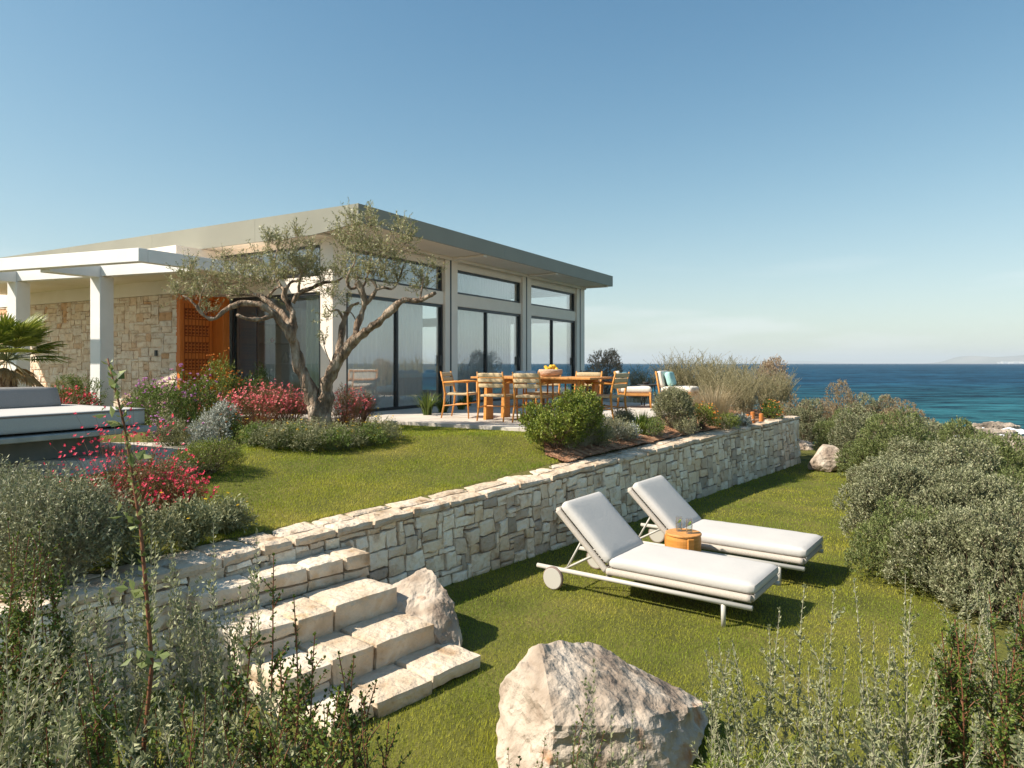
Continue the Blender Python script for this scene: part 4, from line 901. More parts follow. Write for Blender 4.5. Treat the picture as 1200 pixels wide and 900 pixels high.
def crown_geo(g, r, h, ncl, per, LL, LW, lobes=12, tw=.12, up=.5, loose=.2, squash=1.0, spread=.85, rx=None, lobe_d=.60, lobe_r=.42):
    """leaf clusters over the lobes of a shrub; returns leaves MB and twigs MB"""
    ry = r; rx = rx or r
    lc = dirs(g, lobes, -.3)*np.array([lobe_d,lobe_d,lobe_d*.88])*g.uniform(.8,1.08,(lobes,1)); lr = g.uniform(.8,1.25, lobes)*lobe_r; lc[0] = (0,0,.0); lr[0] = .62
    w = lr**2; li = g.choice(lobes, ncl, p=w/w.sum()); d = dirs(g, ncl, -.45); d = np.concatenate([d, dirs(g, ncl-len(d)+0, -.45)]) if len(d) < ncl else d
    rad = 1-np.abs(g.normal(0, loose, ncl)); p = lc[li]+d*(lr[li]*rad)[:,None]
    inside = np.zeros(ncl, bool)
    for k in range(lobes): inside |= np.linalg.norm(p-lc[k], axis=1) < lr[k]*.62
    keep = (~inside | (g.random(ncl) < .15)) & (p[:,2] > -.46); p = p[keep]; d = d[keep]
    P = p*np.array([rx, ry, h*1.05])+np.array([0,0,h*.46]); P[:,2] = np.maximum(P[:,2], .01); n = len(P)
    axs = unit(d*np.array([1,1,.8])*.8+np.array([0,0,up])+g.normal(0,.35,(n,3))); tl = tw*g.uniform(.5,1.3,n)
    A = P-axs*tl[:,None]*.7; B = P+axs*tl[:,None]*.5
    tt = np.tile(np.linspace(.15,1,per), (n,1))+g.normal(0,.04,(n,per)); base = A[:,None,:]+(B-A)[:,None,:]*tt[:,:,None]
    rd = unit(g.normal(size=(n,per,3))); ld = unit(axs[:,None,:]*.75+rd*spread); base = base.reshape(-1,3); ld = ld.reshape(-1,3); sd_ = unit(np.cross(ld, g.normal(size=ld.shape)))
    m = MB(); N = len(base); m.leaves(base, ld, sd_, LL*1.1*g.uniform(.6,1.3,N), LW*1.45*g.uniform(.7,1.2,N), .12)
    s = MB(); s.sticks(A, B, .0013)
    c = np.array([0,0,-.02]); k = min(n, 60); idx = g.choice(n, k, replace=False); mid = c+(P[idx]-c)*.5+g.normal(0,.05*r,(k,3)); s.sticks(np.repeat(c[None], k, 0)+g.normal(0,.03,(k,3))*[1,1,0], mid, .007); s.sticks(mid, P[idx], .003)
    return m, s, P, B
protos = {}
def shrub(name, loc, r, h, leaf, stem='brown', ncl=900, per=9, LL=.03, LW=.011, label='', cat='shrub', group=None, seed=1, key=None, flower=None, nfl=0, fsz=.014, rz=0, **kw):
    if key and key in protos:
        pr, r0, h0 = protos[key]; return tag(copy_tree(pr, loc, rz, (r/r0, r/r0, h/h0)), label, group=group)
    g = np.random.default_rng(seed); e = empty(name, loc, rz, label, cat, group)
    m, s, P, B = crown_geo(g, r, h, ncl, per, LL, LW, **kw)
    m.build('foliage', LM[leaf], e); s.build('stems', SM[stem], e)
    if flower:
        i = g.choice(len(B), min(nfl, len(B)), replace=False); top = B[i]; fl(g, top+unit(top-np.array([0,0,h*.4]))*g.uniform(.0,.06,len(i))[:,None], fsz).build('flowers', FM[flower], e)
    if key: protos[key] = (e, r, h)
    return e
def fl(g, C, sz, petals=5, flat=False, m=None):
    m = m or MB(); n = len(C); f = unit(g.normal(size=(n,3))*.5+np.array([-.2,-.5,.7])) if not flat else unit(g.normal(size=(n,3))*.15+np.array([0,0,1.]))
    u = unit(np.cross(f, g.normal(size=(n,3)))); v = np.cross(f, u)
    for k in range(petals):
        a = k*2*pi/petals; d = u*cos(a)+v*sin(a)+f*(.25 if not flat else 0.05); m.leaves(C, d, np.cross(f, d), sz*g.uniform(.8,1.2,n), sz*.75, .1)
    return m
def balls(g, C, sz):
    m = MB(); o = np.array([(1,0,0),(-1,0,0),(0,1,0),(0,-1,0),(0,0,1),(0,0,-1)], float); Fc = np.array([(0,2,4),(2,1,4),(1,3,4),(3,0,4),(2,0,5),(1,2,5),(3,1,5),(0,3,5)])
    for k in range(3):
        n = len(C); V = (C[:,None,:]+g.normal(0,sz*.4,(n,1,3))+o[None]*(sz*g.uniform(.5,.9,(n,1,1)))*[1,1,.7]).reshape(-1,3); m.add(V, (np.arange(n)[:,None,None]*6+Fc[None]).reshape(-1,3))
    return m
# ---- upright leafy stems
def stem_curve(g, base, top, k=9, wob=.03):
    t = np.linspace(0,1,k)[:,None]; b = np.array(base); q = np.array(top); mid = b+(q-b)*np.array([.35,.35,.6])
    return (1-t)**2*b+2*t*(1-t)*mid+t*t*q+np.cumsum(g.normal(0,wob/k,(k,3)),0)*[1,1,.3]
def put_leaves(g, m, pts, spacing, LL, LW, t0=.15, ang_=.75, pair=True, taper=.5, curl=.15):
    seg = np.linalg.norm(np.diff(pts, axis=0), axis=1); cs = np.concatenate([[0],np.cumsum(seg)]); Lt = cs[-1]; ss = np.arange(Lt*t0, Lt, spacing)
    if len(ss) < 1: return
    P = np.stack([np.interp(ss, cs, pts[:,k]) for k in range(3)], 1); P2 = np.stack([np.interp(ss+.01, cs, pts[:,k]) for k in range(3)], 1)-np.stack([np.interp(ss-.01, cs, pts[:,k]) for k in range(3)], 1); tg = unit(P2)
    ref = np.array([.31,.77,.2]); u = unit(np.cross(tg, ref)); w = np.cross(tg, u); ph = np.arange(len(ss))*(pi/2 if pair else 2.4)+g.normal(0,.3,len(ss))
    sc_ = 1-taper*(ss/Lt)**2; LL = LL*1.15; LW = LW*1.55
    for o in ((0, pi) if pair else (0,)):
        r = u*np.cos(ph+o)[:,None]+w*np.sin(ph+o)[:,None]; an = ang_+g.normal(0,.2,len(ss)); D = tg*np.cos(an)[:,None]+r*np.sin(an)[:,None]+np.array([0,0,-curl])*0
        m.leaves(P, D, np.cross(r, tg), LL*sc_*g.uniform(.7,1.2,len(ss)), LW*sc_*g.uniform(.8,1.2,len(ss)), .18)
def whips(name, loc, stems, leaf, stem, label, cat='shrub', group=None, seed=1, LL=.03, LW=.011, sp_=.022, rad=.004, side=5, sl=.16, pair=True, ang_=.7, t0=.2, flowers=None, dense_base=0):
    """stems: list of (x0,y0,x1,y1,z1) relative to loc"""
    g = np.random.default_rng(seed); e = empty(name, loc, 0, label, cat, group); lm = MB(); sm = MB(); tips = []
    for (x0,y0,x1,y1,z1) in stems:
        c = stem_curve(g, (x0,y0,-.03), (x1,y1,z1)); k = len(c); sm.tube(c, np.linspace(rad, rad*.35, k), 5, cap=False)
        put_leaves(g, lm, c, sp_, LL, LW, t0, ang_, pair); tips.append(c[-1])
        for j in range(side):
            t = g.uniform(.12,.88); i = int(t*(k-1)); p = c[i]+(c[i+1]-c[i])*(t*(k-1)-i); a = g.uniform(0,2*pi); ln = sl*g.uniform(.5,1.4)*(1.15-t*.7)
            q = p+np.array([cos(a)*.55, sin(a)*.55, .8])*ln; c2 = stem_curve(g, p, q, 5, .02); sm.tube(c2, np.linspace(rad*.5, rad*.25, 5), 4, cap=False); put_leaves(g, lm, c2, sp_*.8, LL*.85, LW*.9, .1, ang_, pair); tips.append(q)
    tips = np.array(tips); d = unit(g.normal(0,.35,(len(tips)*5,3))+[0,0,1]); P = np.repeat(tips,5,0); lm.leaves(P-d*.004, d, np.cross(d, g.normal(size=d.shape)), LL*.6, LW*.6, .2)
    lm.build('foliage', LM[leaf], e); sm.build('stems', SM[stem], e)
    if flowers: fl(g, tips, .02).build('flowers', FM[flowers], e)
    return e
def st_px(loc, lst, sp=.1, seed=0):
    """stem tips from their real positions (pixel u, v at distance Y) relative to loc"""
    g = np.random.default_rng(seed); out = []
    for (u, v, Y) in lst:
        q = px(u, v, Y)-np.array(loc); b = g.normal(0, sp, 2); out.append((b[0]*.6+q[0]*.85, b[1]*.6+q[1]*.85, q[0], q[1], q[2]))
    return out

# ---- olive tree
OY = 10.6
def ot(rx_, ry_, dy=0): Yq = OY+dy; q = px(180+rx_/3.529, 230+ry_/3.529, Yq); return q
ob = ot(690, 985); oz = gu(ob[0], OY); tree = empty('olive_tree', (ob[0], OY, oz), 0, 'old olive tree with a twisted forked trunk on the upper lawn', 'tree'); tl = np.array([ob[0], OY, oz])
m = MB(); limbs = [
 ([(672,995,0),(672,930,0),(662,850,0),(638,780,0),(605,710,.0),(585,640,0),(572,570,.0),(576,500,.05),(562,455,.1),(542,415,.1),(548,380,.1)], [.145,.125,.105,.09,.082,.075,.068,.058,.05,.042,.034]),
 ([(578,600,0),(545,545,-.05),(505,495,-.1),(450,458,-.15),(390,440,-.2),(330,455,-.25),(288,478,-.3),(250,508,-.35),(215,498,-.35),(185,465,-.4),(150,428,-.4),(120,410,-.4)], [.06,.055,.050,.046,.04,.035,.032,.028,.024,.018,.013,.008]),
 ([(570,545,0),(540,495,.1),(500,455,.2),(455,425,.3),(430,408,.35),(300,412,.5)], [.05,.046,.042,.036,.028,.012]),
 ([(490,495,-.1),(450,508,-.2),(400,508,-.3),(365,500,-.35),(345,490,-.35)], [.03,.03,.027,.024,.018]),
 ([(575,440,.1),(600,400,.1),(650,382,.15),(700,358,.2),(755,352,.2),(790,330,.25)], [.036,.032,.028,.024,.018,.012]),
 ([(548,385,.1),(570,355,.2),(600,350,.2),(625,352,.2)], [.028,.022,.018,.014]), ([(545,400,.1),(510,340,.2),(500,270,.3),(520,200,.3)], [.022,.018,.012,.006]),
 ([(600,400,.1),(610,320,0),(640,260,0)], [.02,.014,.007]), ([(470,420,.2),(500,385,.2),(520,375,.1)], [.02,.016,.012]),
 ([(715,995,.05),(712,930,.05),(705,850,.05),(708,790,.05),(735,725,.0),(780,660,-.05),(830,600,-.1),(880,562,-.15),(930,522,-.2),(985,470,-.25),(1035,430,-.3),(1090,432,-.35),(1130,415,-.4),(1168,398,-.4)], [.14,.12,.105,.095,.088,.08,.072,.062,.055,.05,.044,.038,.030,.020]),
 ([(735,735,.1),(762,650,.2),(778,570,.25),(792,500,.3),(820,455,.35),(850,440,.3)], [.06,.055,.048,.038,.028,.02]),
 ([(832,600,-.1),(842,540,-.05),(862,480,0),(872,430,0),(858,385,0),(843,358,0)], [.06,.05,.044,.04,.04,.042]),
 ([(868,450,0),(895,425,0),(922,385,0),(905,350,0),(880,340,0)], [.03,.026,.022,.017,.01]), ([(922,385,0),(950,378,0),(990,382,.05),(1018,335,.1),(1035,280,.1),(1050,250,.1)], [.022,.02,.018,.014,.01,.006]),
 ([(846,375,0),(815,382,-.1),(800,350,-.15),(812,310,-.2),(832,270,-.2),(835,200,-.2)], [.028,.022,.02,.016,.012,.006]), ([(858,390,0),(885,330,.1),(900,240,.1),(890,160,.1)], [.02,.014,.009,.005]),
 ([(790,520,.3),(762,472,.2),(730,475,.2),(712,452,.1)], [.02,.016,.013,.008]), ([(785,480,.3),(815,480,.2),(835,510,.2)], [.014,.01,.006]),
 ([(745,715,0),(715,650,.0),(700,600,0)], [.012,.008,.004]), ([(1100,430,-.35),(1110,380,-.35),(1120,320,-.35)], [.014,.009,.005]), ([(450,425,.3),(380,380,.4),(340,330,.4)], [.018,.012,.006]), ([(185,465,-.4),(200,400,-.4),(220,360,-.4)],[.01,.007,.004])]
m2 = MB()
for k, (pl, rd) in enumerate(limbs):
    P = np.array([ot(*p) for p in pl])-tl; n0 = len(P); t = np.linspace(0, n0-1, (n0-1)*5+1); i = np.clip(t.astype(int), 0, n0-2); f = t-i
    def cr(i, f, P):  # Catmull-Rom
        p0 = P[np.clip(i-1,0,n0-1)]; p1 = P[i]; p2 = P[i+1]; p3 = P[np.clip(i+2,0,n0-1)]; f = f[:,None] if P.ndim > 1 else f
        return .5*((2*p1)+(-p0+p2)*f+(2*p0-5*p1+4*p2-p3)*f*f+(-p0+3*p1-3*p2+p3)*f**3)
    C_ = cr(i, f, P); rr = np.interp(t, np.arange(n0), rd); C_ = C_+np.stack([fbm(C_, 7, 2, 40+q) for q in range(3)], 1)*rr[:,None]*.35
    m2.tube(C_, rr, 14 if rr.max() > .05 else 8, noise=.75, seed=k)
tk = m2.build('trunk', MT['bark'], tree, smooth=True)
g = np.random.default_rng(77); CL = [(130,330,55),(95,400,40),(190,395,48),(225,470,34),(170,350,40),(310,300,60),(360,340,55),(290,370,45),(380,300,40),(520,200,62),(560,270,75),(500,300,55),(620,300,62),(480,350,55),(645,230,40),(590,165,30),(420,350,40),(560,340,50),(660,310,45),(430,250,30),
   (820,150,62),(895,130,55),(860,215,75),(950,240,75),(1030,190,55),(800,270,62),(900,310,62),(1000,290,52),(815,85,25),(1060,160,34),(760,320,40),(840,330,55),(950,330,50),(1020,130,22),(780,200,45),(1100,345,42),(1150,300,26),(1080,385,24),(1130,370,30),(720,500,20),(705,605,12),(715,400,28),(640,285,40),(740,420,25),(800,440,22),(1010,350,35),(890,90,25),(700,350,35),(360,400,30),(240,340,22),(155,290,22),(480,180,22)]
A = []; axs = []; tls = []
for (x, y, r_) in CL:
    dy0 = g.uniform(-.45,.5); n = int(7+ (r_/10)**1.75*1.45); dd_ = unit(g.normal(size=(n,3)))*g.uniform(.15,1.05,(n,1)); Rm = r_/3.529/F*OY*1.0
    c0 = ot(x, y, dy0); A.append(c0+dd_*Rm*[1,1.2,1]); axs.append(unit(dd_+np.array([0,0,.9])+g.normal(0,.35,(n,3)))); tls.append(g.uniform(.10,.26,n))
A = np.concatenate(A)-tl; axs = np.concatenate(axs); tls = np.concatenate(tls); per = 15; B = A+axs*tls[:,None]; tt = np.tile(np.linspace(.05,1,per), (len(A),1)); base = (A[:,None,:]+(B-A)[:,None,:]*tt[:,:,None]).reshape(-1,3)
ld = unit((axs[:,None,:]*.7+unit(g.normal(size=(len(A),per,3)))).reshape(-1,3)); m = MB(); m.leaves(base, ld, np.cross(ld, g.normal(size=ld.shape)), .052*g.uniform(.6,1.2,len(base)), .0135, .1); cw = m.build('crown', LM['olive'], tree)
s = MB(); s.sticks(A-axs*.05, B, .003); s.build('twigs', MT['bark'], cw)

# ---- grass on both lawns: real blades
GM = mat('grass_blade', (.1,.12,.02), .6, nscale=.9, detail=6, ramp=[(.30,(.15,.245,.013)),(.45,(.30,.355,.022)),(.58,(.43,.43,.036)),(.72,(.58,.50,.09))], island=[(0,(.70,.74,.7)),(.5,(1,1,1)),(1,(1.15,1.08,1.0))], transl=.3, spec=.3)
def blades(g, X, Y, Z, hgt, wid):
    n = len(X); a = g.uniform(0,2*pi,n); le = g.uniform(.1,.75,n); h = hgt*g.uniform(.5,1.3,n); P = np.stack([X,Y,Z-.004],1); s = np.stack([np.cos(a+1.57),np.sin(a+1.57),a*0],1)*(wid/2)[:,None]; tip = P+np.stack([np.cos(a)*le*h, np.sin(a)*le*h, h*np.sqrt(1-le*le*.8)],1)
    V = np.stack([P-s,P+s,tip],1).reshape(-1,3); return V, np.arange(n*3).reshape(-1,3)
g = np.random.default_rng(5)
def name_up(l): return 'upper' in l
def lawn(name, label, n, bx, keep, zf, hg=.026):
    X = g.uniform(bx[0],bx[1],n); Y = g.uniform(bx[2],bx[3],n); dist = np.hypot(X, Y); u = X/Y*F+600; k = (u > -60) & (u < 1260) & keep(X, Y); k &= g.random(n) < np.clip((4.3/dist)**1.6, .05, 1); X = X[k]; Y = Y[k]; dist = dist[k]
    dw = np.abs(np.abs(wall_dist_fast(X, Y))-(.44 if name_up(label) else 0)); br = np.abs(np.hypot((X-.52)/.62, (Y-3.98)/.42)-1); V, T_ = blades(g, X, Y, zf(X, Y), hg*(1+.25*vnoise(np.stack([X,Y,X*0],1), 2.2)+1.3*np.exp(-dw/.05)*(.5+.5*vnoise(np.stack([X,Y,X*0],1), 7))+1.4*np.exp(-br/.12)+1.1*np.clip(vnoise(np.stack([X,Y,X*0+3],1), 5)-.55, 0, 1)), .0026*np.clip(dist/4.5, 1, 3.2)); m = MB(); m.add(V, T_); tag(m.build(name, GM), label, 'grass', kind='stuff')
HX = np.array([(1.7,2.9),(2.6,4.3),(3.5,5.9),(3.95,7.8),(5.2,10.2),(6.1,12),(7.7,15),(8.6,19),(9,24)])     # edge of the lawn along the hedge
def wall_dist_fast(X, Y):
    """signed distance to the wall polyline, positive behind it"""
    best = np.full(len(X), 1e9); sg = np.ones(len(X))
    for k in range(len(WP)-1):
        a = WP[k]; b = WP[k+1]; d = b-a; l2 = d.dot(d); t = np.clip(((X-a[0])*d[0]+(Y-a[1])*d[1])/l2, 0, 1); qx = X-(a[0]+t*d[0]); qy = Y-(a[1]+t*d[1]); q = np.hypot(qx, qy); nn = np.array([d[1],-d[0]])/math.sqrt(l2)
        s_ = -np.sign(qx*nn[0]+qy*nn[1]); m_ = q < best; best = np.where(m_, q, best); sg = np.where(m_, s_, sg)
    return best*sg
def smi(X, Y): rx_ = X-p0[0]; ry_ = Y-p0[1]; return rx_*wd[0]+ry_*wd[1], rx_*wn[0]+ry_*wn[1]
_gx = np.linspace(-9, 12, 211); _gy = np.linspace(0, 26, 261)
def _lut(f): Xg, Yg = np.meshgrid(_gx, _gy); return f(Xg.ravel(), Yg.ravel()).reshape(len(_gy), len(_gx))
def _bil(L_, X, Y):
    fx = np.clip((X+9)/.1, 0, len(_gx)-1.001); fy = np.clip(Y/.1, 0, len(_gy)-1.001); i = fx.astype(int); j = fy.astype(int); a = fx-i; b = fy-j
    return L_[j,i]*(1-a)*(1-b)+L_[j,i+1]*a*(1-b)+L_[j+1,i]*(1-a)*b+L_[j+1,i+1]*a*b
_ll = _lut(g_low); _lu = _lut(g_up)
def g_low_fast(X, Y): return _bil(_ll, X, Y)
def g_up_fast(X, Y): return _bil(_lu, X, Y)
def hloc(X, Y): rx_ = X-A_[0]; ry_ = Y-A_[1]; return rx_*ax_[0]+ry_*ax_[1], rx_*ay_[0]+ry_*ay_[1]
lawn('grass', 'short mown yellow green grass of the lower lawn', 2200000, (-3.2,9,2.9,21), lambda X, Y: (wall_dist_fast(X, Y) < -.02) & (X < np.interp(Y, HX[:,1], HX[:,0])+.3) & ~((smi(X,Y)[0] > -.62) & (smi(X,Y)[0] < .9) & (smi(X,Y)[1] < 1.5) & (smi(X,Y)[1] > -1)) , lambda X, Y: g_low_fast(X, Y))
def soil_zone(X, Y):      # planting bed between terrace and wall, and the flower beds by the house
    d = wall_dist_fast(X, Y); lx, ly = hloc(X, Y); al = (X-.1)*.65+(Y-9.2)*.76
    return (al > -.2+.5*(d < 1.1)) & (d < 9) & (X/Y > .045)
def up_keep(X, Y):
    d = wall_dist_fast(X, Y); lx, ly = hloc(X, Y); terr = (lx > -.43) & (ly < 0) & (ly > -5.52); pat = ((X+5.08)*.8653-(Y-8.27)*.5012 < .25) & (X < -3.4)
    return (d > .43) & ~terr & ~pat & ~soil_zone(X, Y) & (Y > 4.6) & (lx < .2)
lawn('grass', 'short mown yellow green grass of the upper lawn', 1500000, (-6.5,1.6,4.6,13.2), up_keep, lambda X, Y: g_up_fast(X, Y), .024)
# bare soil sheets under the beds, following the ground 6 mm above it
m = MB(); V, Q = grid(-1, 9, 8, 17.5, 340, 320, lambda X, Y: g_up_fast(X, Y)+.014+.012*vnoise(np.stack([X,Y,X*0],1), 6), keep=lambda V: ~((V[:,0] > 3.2) & ((V[:,0]-6.37)*.63+(V[:,1]-15.5)*.78 > -.08)) & soil_zone(V[:,0], V[:,1]) & (wall_dist_fast(V[:,0], V[:,1]) > .29) & (hloc(V[:,0], V[:,1])[0] < 11)); m.add(V, Q); tag(m.build('soil', MT['soil'], smooth=True), kind='structure')
# ------------------------------------------------------------------ planting, upper level
def up(u, Y): x = (u-600)/F*Y; return (x, Y, gu(x, Y))
# columns: shrubs of the bed beside the terrace
shrub('shrub', up(655, 9.65), .50, .60, 'green', ncl=1900, per=11, LL=.028, LW=.014, lobe_d=.75, lobe_r=.3, label='rounded bright green bush nearest the wall, in front of the table', seed=11, lobes=14)
shrub('shrub', up(679, 10.0), .38, .62, 'green', ncl=1100, per=10, LL=.028, LW=.014, label='bright green bush in front of the right end of the dining table', seed=12, lobes=12)
shrub('silvery_shrub', up(715, 10.6), .40, .26, 'rosemary', 'grey', ncl=600, per=10, LL=.028, LW=.006, label='low silvery sprawling plant in the red soil beside the green bushes', seed=13)
shrub('silvery_shrub', up(682, 9.95), .26, .26, 'rosemary', 'grey', ncl=400, per=10, LL=.028, LW=.006, label='small grey feathery plant between the green bush and the wall coping', seed=113)
shrub('shrub', up(789, 12.3), .40, .50, 'rosemary', 'grey', ncl=2600, per=12, LL=.026, LW=.009, label='round olive grey bush standing before the lounge chairs', seed=14, lobes=16)
def tuft(name, loc, n, h, r, leaf, label, cat='grass tuft', seed=1, W=.012, lean=.5, group=None, seg=4, fl_=None, key=None, rz=0):
    if key and key in protos: pr = protos[key][0]; return tag(copy_tree(pr, loc, rz, h/protos[key][1]), label, group=group)
    g = np.random.default_rng(seed); e = empty(name, loc, rz, label, cat, group); m = MB(); a = g.uniform(0,2*pi,n); b = np.stack([np.cos(a), np.sin(a), a*0],1)*(r*.35*g.random((n,1))); L_ = h*g.uniform(.55,1.15,n); ln = lean*g.uniform(.1,1,n); prev = None; V = []
    s = np.stack([-np.sin(a), np.cos(a), a*0],1)
    for k in range(seg+1):
        t = k/seg; c = b+np.stack([np.cos(a)*ln*L_*t**1.8, np.sin(a)*ln*L_*t**1.8, L_*t*(1-.25*ln*t*t)],1); w = W*(1-t**2*.93)/2; V += [c-s*w, c+s*w]
    V = np.stack(V,1); i0 = np.arange(n)[:,None]*(2*(seg+1)); Q = np.concatenate([i0+np.array([[2*k,2*k+1,2*k+3,2*k+2]]) for k in range(seg)]); m.add(V.reshape(-1,3), Q); m.build('foliage', LM[leaf], e)
    if fl_: fl(g, V[:, -1][g.random(n) < .5], .012).build('flowers', FM[fl_], e)
    if key: protos[key] = (e, h)
    return e
tuft('grass_tuft', up(752, 11.4), 150, .38, .35, 'mound', 'bright green strappy tuft between the silvery plant and the grey bush', seed=3, W=.016)
tuft('grass_tuft', up(741, 11.0), 80, .26, .25, 'green', 'smaller green strappy tuft in the red soil, left of the larger one', seed=4, W=.014)
tuft('dry_grass', up(836, 13.2), 1100, .78, .8, 'dry', 'tall straw coloured dry grass clump in the bed near the wall end', 'grass clump', seed=5, W=.006, lean=.75)
tuft('dry_grass', up(818, 13.6), 600, .55, .6, 'dry', 'smaller straw coloured clump to the left of the tall dry grass', 'grass clump', seed=6, W=.006, lean=.8)
shrub('flowering_shrub', up(820, 12.6), .30, .34, 'green', ncl=350, per=9, LL=.03, LW=.012, label='small green plant with orange flowers right of the olive grey bush', seed=15, flower='orange', nfl=70, fsz=.02)
shrub('succulent', up(866, 13.5), .24, .13, 'silver', 'grey', ncl=220, per=9, LL=.04, LW=.018, label='low silvery green rosette plant on the coping beside the orange posts', cat='succulent', seed=16)
shrub('flowering_shrub', up(905, 14.9), .26, .28, 'mound', ncl=350, per=9, LL=.03, LW=.014, label='small dark green plant with orange flowers at the wall end', seed=17, flower='orange', nfl=60, fsz=.018)
for k, (u, Y, r, h, lf, lb) in enumerate([(668,9.75,.22,.16,'mound','low green plant filling the gap below the bright green bushes by the coping'),(700,10.15,.26,.20,'rosemary','grey cushion right of the bright green bushes on the coping'),(732,10.75,.24,.18,'silver','pale silver mat between the two strappy tufts'),
        (763,11.35,.26,.22,'mound','dark green cushion at the foot of the olive grey bush'),(805,12.0,.24,.20,'rosemary','small grey cushion right below the orange flowered plant'),(850,12.9,.28,.22,'green','low green mat at the foot of the straw coloured grass'),(730,11.7,.22,.22,'rosemary','grey tuft against the terrace edge behind the silver mat'),(690,10.7,.2,.2,'mound','small green plant against the terrace edge by the table end')]):
    shrub('low_plant', up(u, Y), r, h, lf, 'grey', ncl=450, per=9, LL=.026, LW=.008, label=lb, cat='plant', seed=130+k)
# the tall meadow scrub behind
mk = [(755,18.6,.85),(785,18.8,1.2),(815,18.2,1.15),(838,16.6,1.1),(858,15.6,1.0),(880,16.2,1.0),(900,15.8,.85),(845,14.6,.85),(872,15.0,.75),(915,16.8,.85),(803,19,1.35),(835,18.6,1.2),(866,18,1.1),(745,18.6,.95)]
names = ['behind the lounge chair with the aqua pillow','right behind the aqua pillow','rising over the right lounge chair','tallest, in the middle of the meadow scrub','above the dry straw clump','in the dense scrub left of the wall corner',
 'at the right edge of the upper bed','just behind the tall dry grass','behind the orange posts','at the outer corner of the bed above the wall','standing out against the sea behind the right lounge chair','against the horizon in the middle of the bed','against the sea above the orange posts','left of the aqua pillow chair against the sea']
for k, ((u, Y, h), nm) in enumerate(zip(mk, names)):
    loc = up(u, Y); g = np.random.default_rng(200+k)
    if k < 3:
        st_ = [(g.normal(0,.12), g.normal(0,.12), g.normal(0,.30), g.normal(0,.30), g.uniform(.55,1.12)) for _ in range(70)]
        e = whips('meadow_shrub', loc, st_, 'meadow', 'straw', '', seed=300+k, LL=.034, LW=.008, sp_=.028, rad=.003, side=5, sl=.22, group='grey straw coloured scrub in the upper bed', ang_=.5); protos['mead%d' % k] = (e, 1); e.scale = (h,h,h)
    else: e = copy_tree(protos['mead%d' % (k % 3)][0], loc, g.uniform(0,6.3), (h*1.1,h*1.1,h))
    e['label'] = 'feathery straw green scrub '+nm; e.location = loc
for k, (u, Y, r, h, lb) in enumerate([(708,19.5,.60,1.05,'brown bare headed bush standing against the sea behind the blue pillow'),(694,18.6,.40,.7,'smaller brown bush beside the house corner post'),(905,17.6,.5,.8,'brownish rounded bush at the far end of the upper bed')]):
    shrub('brown_shrub', up(u, Y), r, h, 'brown', ncl=1300, per=9, LL=.04, LW=.014, label=lb, seed=400+k, lobes=16, loose=.08)
# plants at the glass doors
for k, (u, Y, h, lb) in enumerate([(501,13.2,.46,'dark green spiky plant in front of the left glass door'),(519,13.9,.30,'small spiky plant between the glass door and the first dining chair'),(541,14.8,.26,'low green plant by the column behind the first dining chair'),(548,16.0,.3,'low green plant at the foot of the middle glass door')]):
    x = (u-600)/F*Y; tuft('spiky_plant', (x, Y, T), 90, h, .25, 'lentisk', lb, 'plant', seed=20+k, W=.03, lean=1.0)

# ---- beds around the olive tree
def gaura(name, loc, r, h, n, label, seed=1, col='pink', fsz=.017, base=True, bleaf='reddish', spread=1.0):
    g = np.random.default_rng(seed); e = empty(name, loc, 0, label, 'flowering plant', 'pink flowered gaura plants')
    m, s, P, B = crown_geo(g, r*.85*(1 if base else .5), h*(.72 if base else .25), int(500*r/.4*(1 if base else .35)), 9, .026, .006, up=.9); m.build('foliage', LM[bleaf], e)
    a = g.uniform(0,2*pi,n); rr = np.sqrt(g.random(n))*r*spread; top = np.stack([np.cos(a)*rr, np.sin(a)*rr, h*(1.0-.35*(rr/(r*spread))**2)*g.uniform(.6,1.12,n)],1); bot = top*[.35,.35,0]
    mid = (top+bot)/2+g.normal(0,.03,(n,3)); s.sticks(bot, mid, .0022); s.sticks(mid, top, .0016); s.build('stems', SM['red'], e)
    C = np.concatenate([top, top-(top-mid)*g.uniform(.1,.5,(n,1))+g.normal(0,.012,(n,3)), top-(top-mid)*g.uniform(.05,.3,(n,1))+g.normal(0,.02,(n,3))]); fl(g, C[g.random(len(C)) < .8], fsz, 4).build('flowers', FM[col], e); return e
gaura('gaura', up(305, 10.9), .62, .74, 250, 'mass of pink red gaura flowers left of the olive trunk', 31, fsz=.021)
gaura('gaura', up(340, 11.2), .48, .66, 160, 'pink gaura directly behind the olive trunk', 32, fsz=.020)
gaura('gaura', up(405, 11.1), .40, .66, 100, 'looser reddish gaura right of the olive trunk', 33, fsz=.018)
gaura('gaura', up(425, 11.6), .26, .58, 40, 'thin airy gaura stems by the glass right of the olive tree', 34, fsz=.02)
gaura('gaura', up(78, 12.2), .55, .62, 130, 'red gaura behind the daybed', 35, col='red', fsz=.026, bleaf='mound')
gaura('gaura', up(240, 12.0), .30, .50, 50, 'pale pink flowering plant in front of the orange door', 39, fsz=.022, bleaf='green')
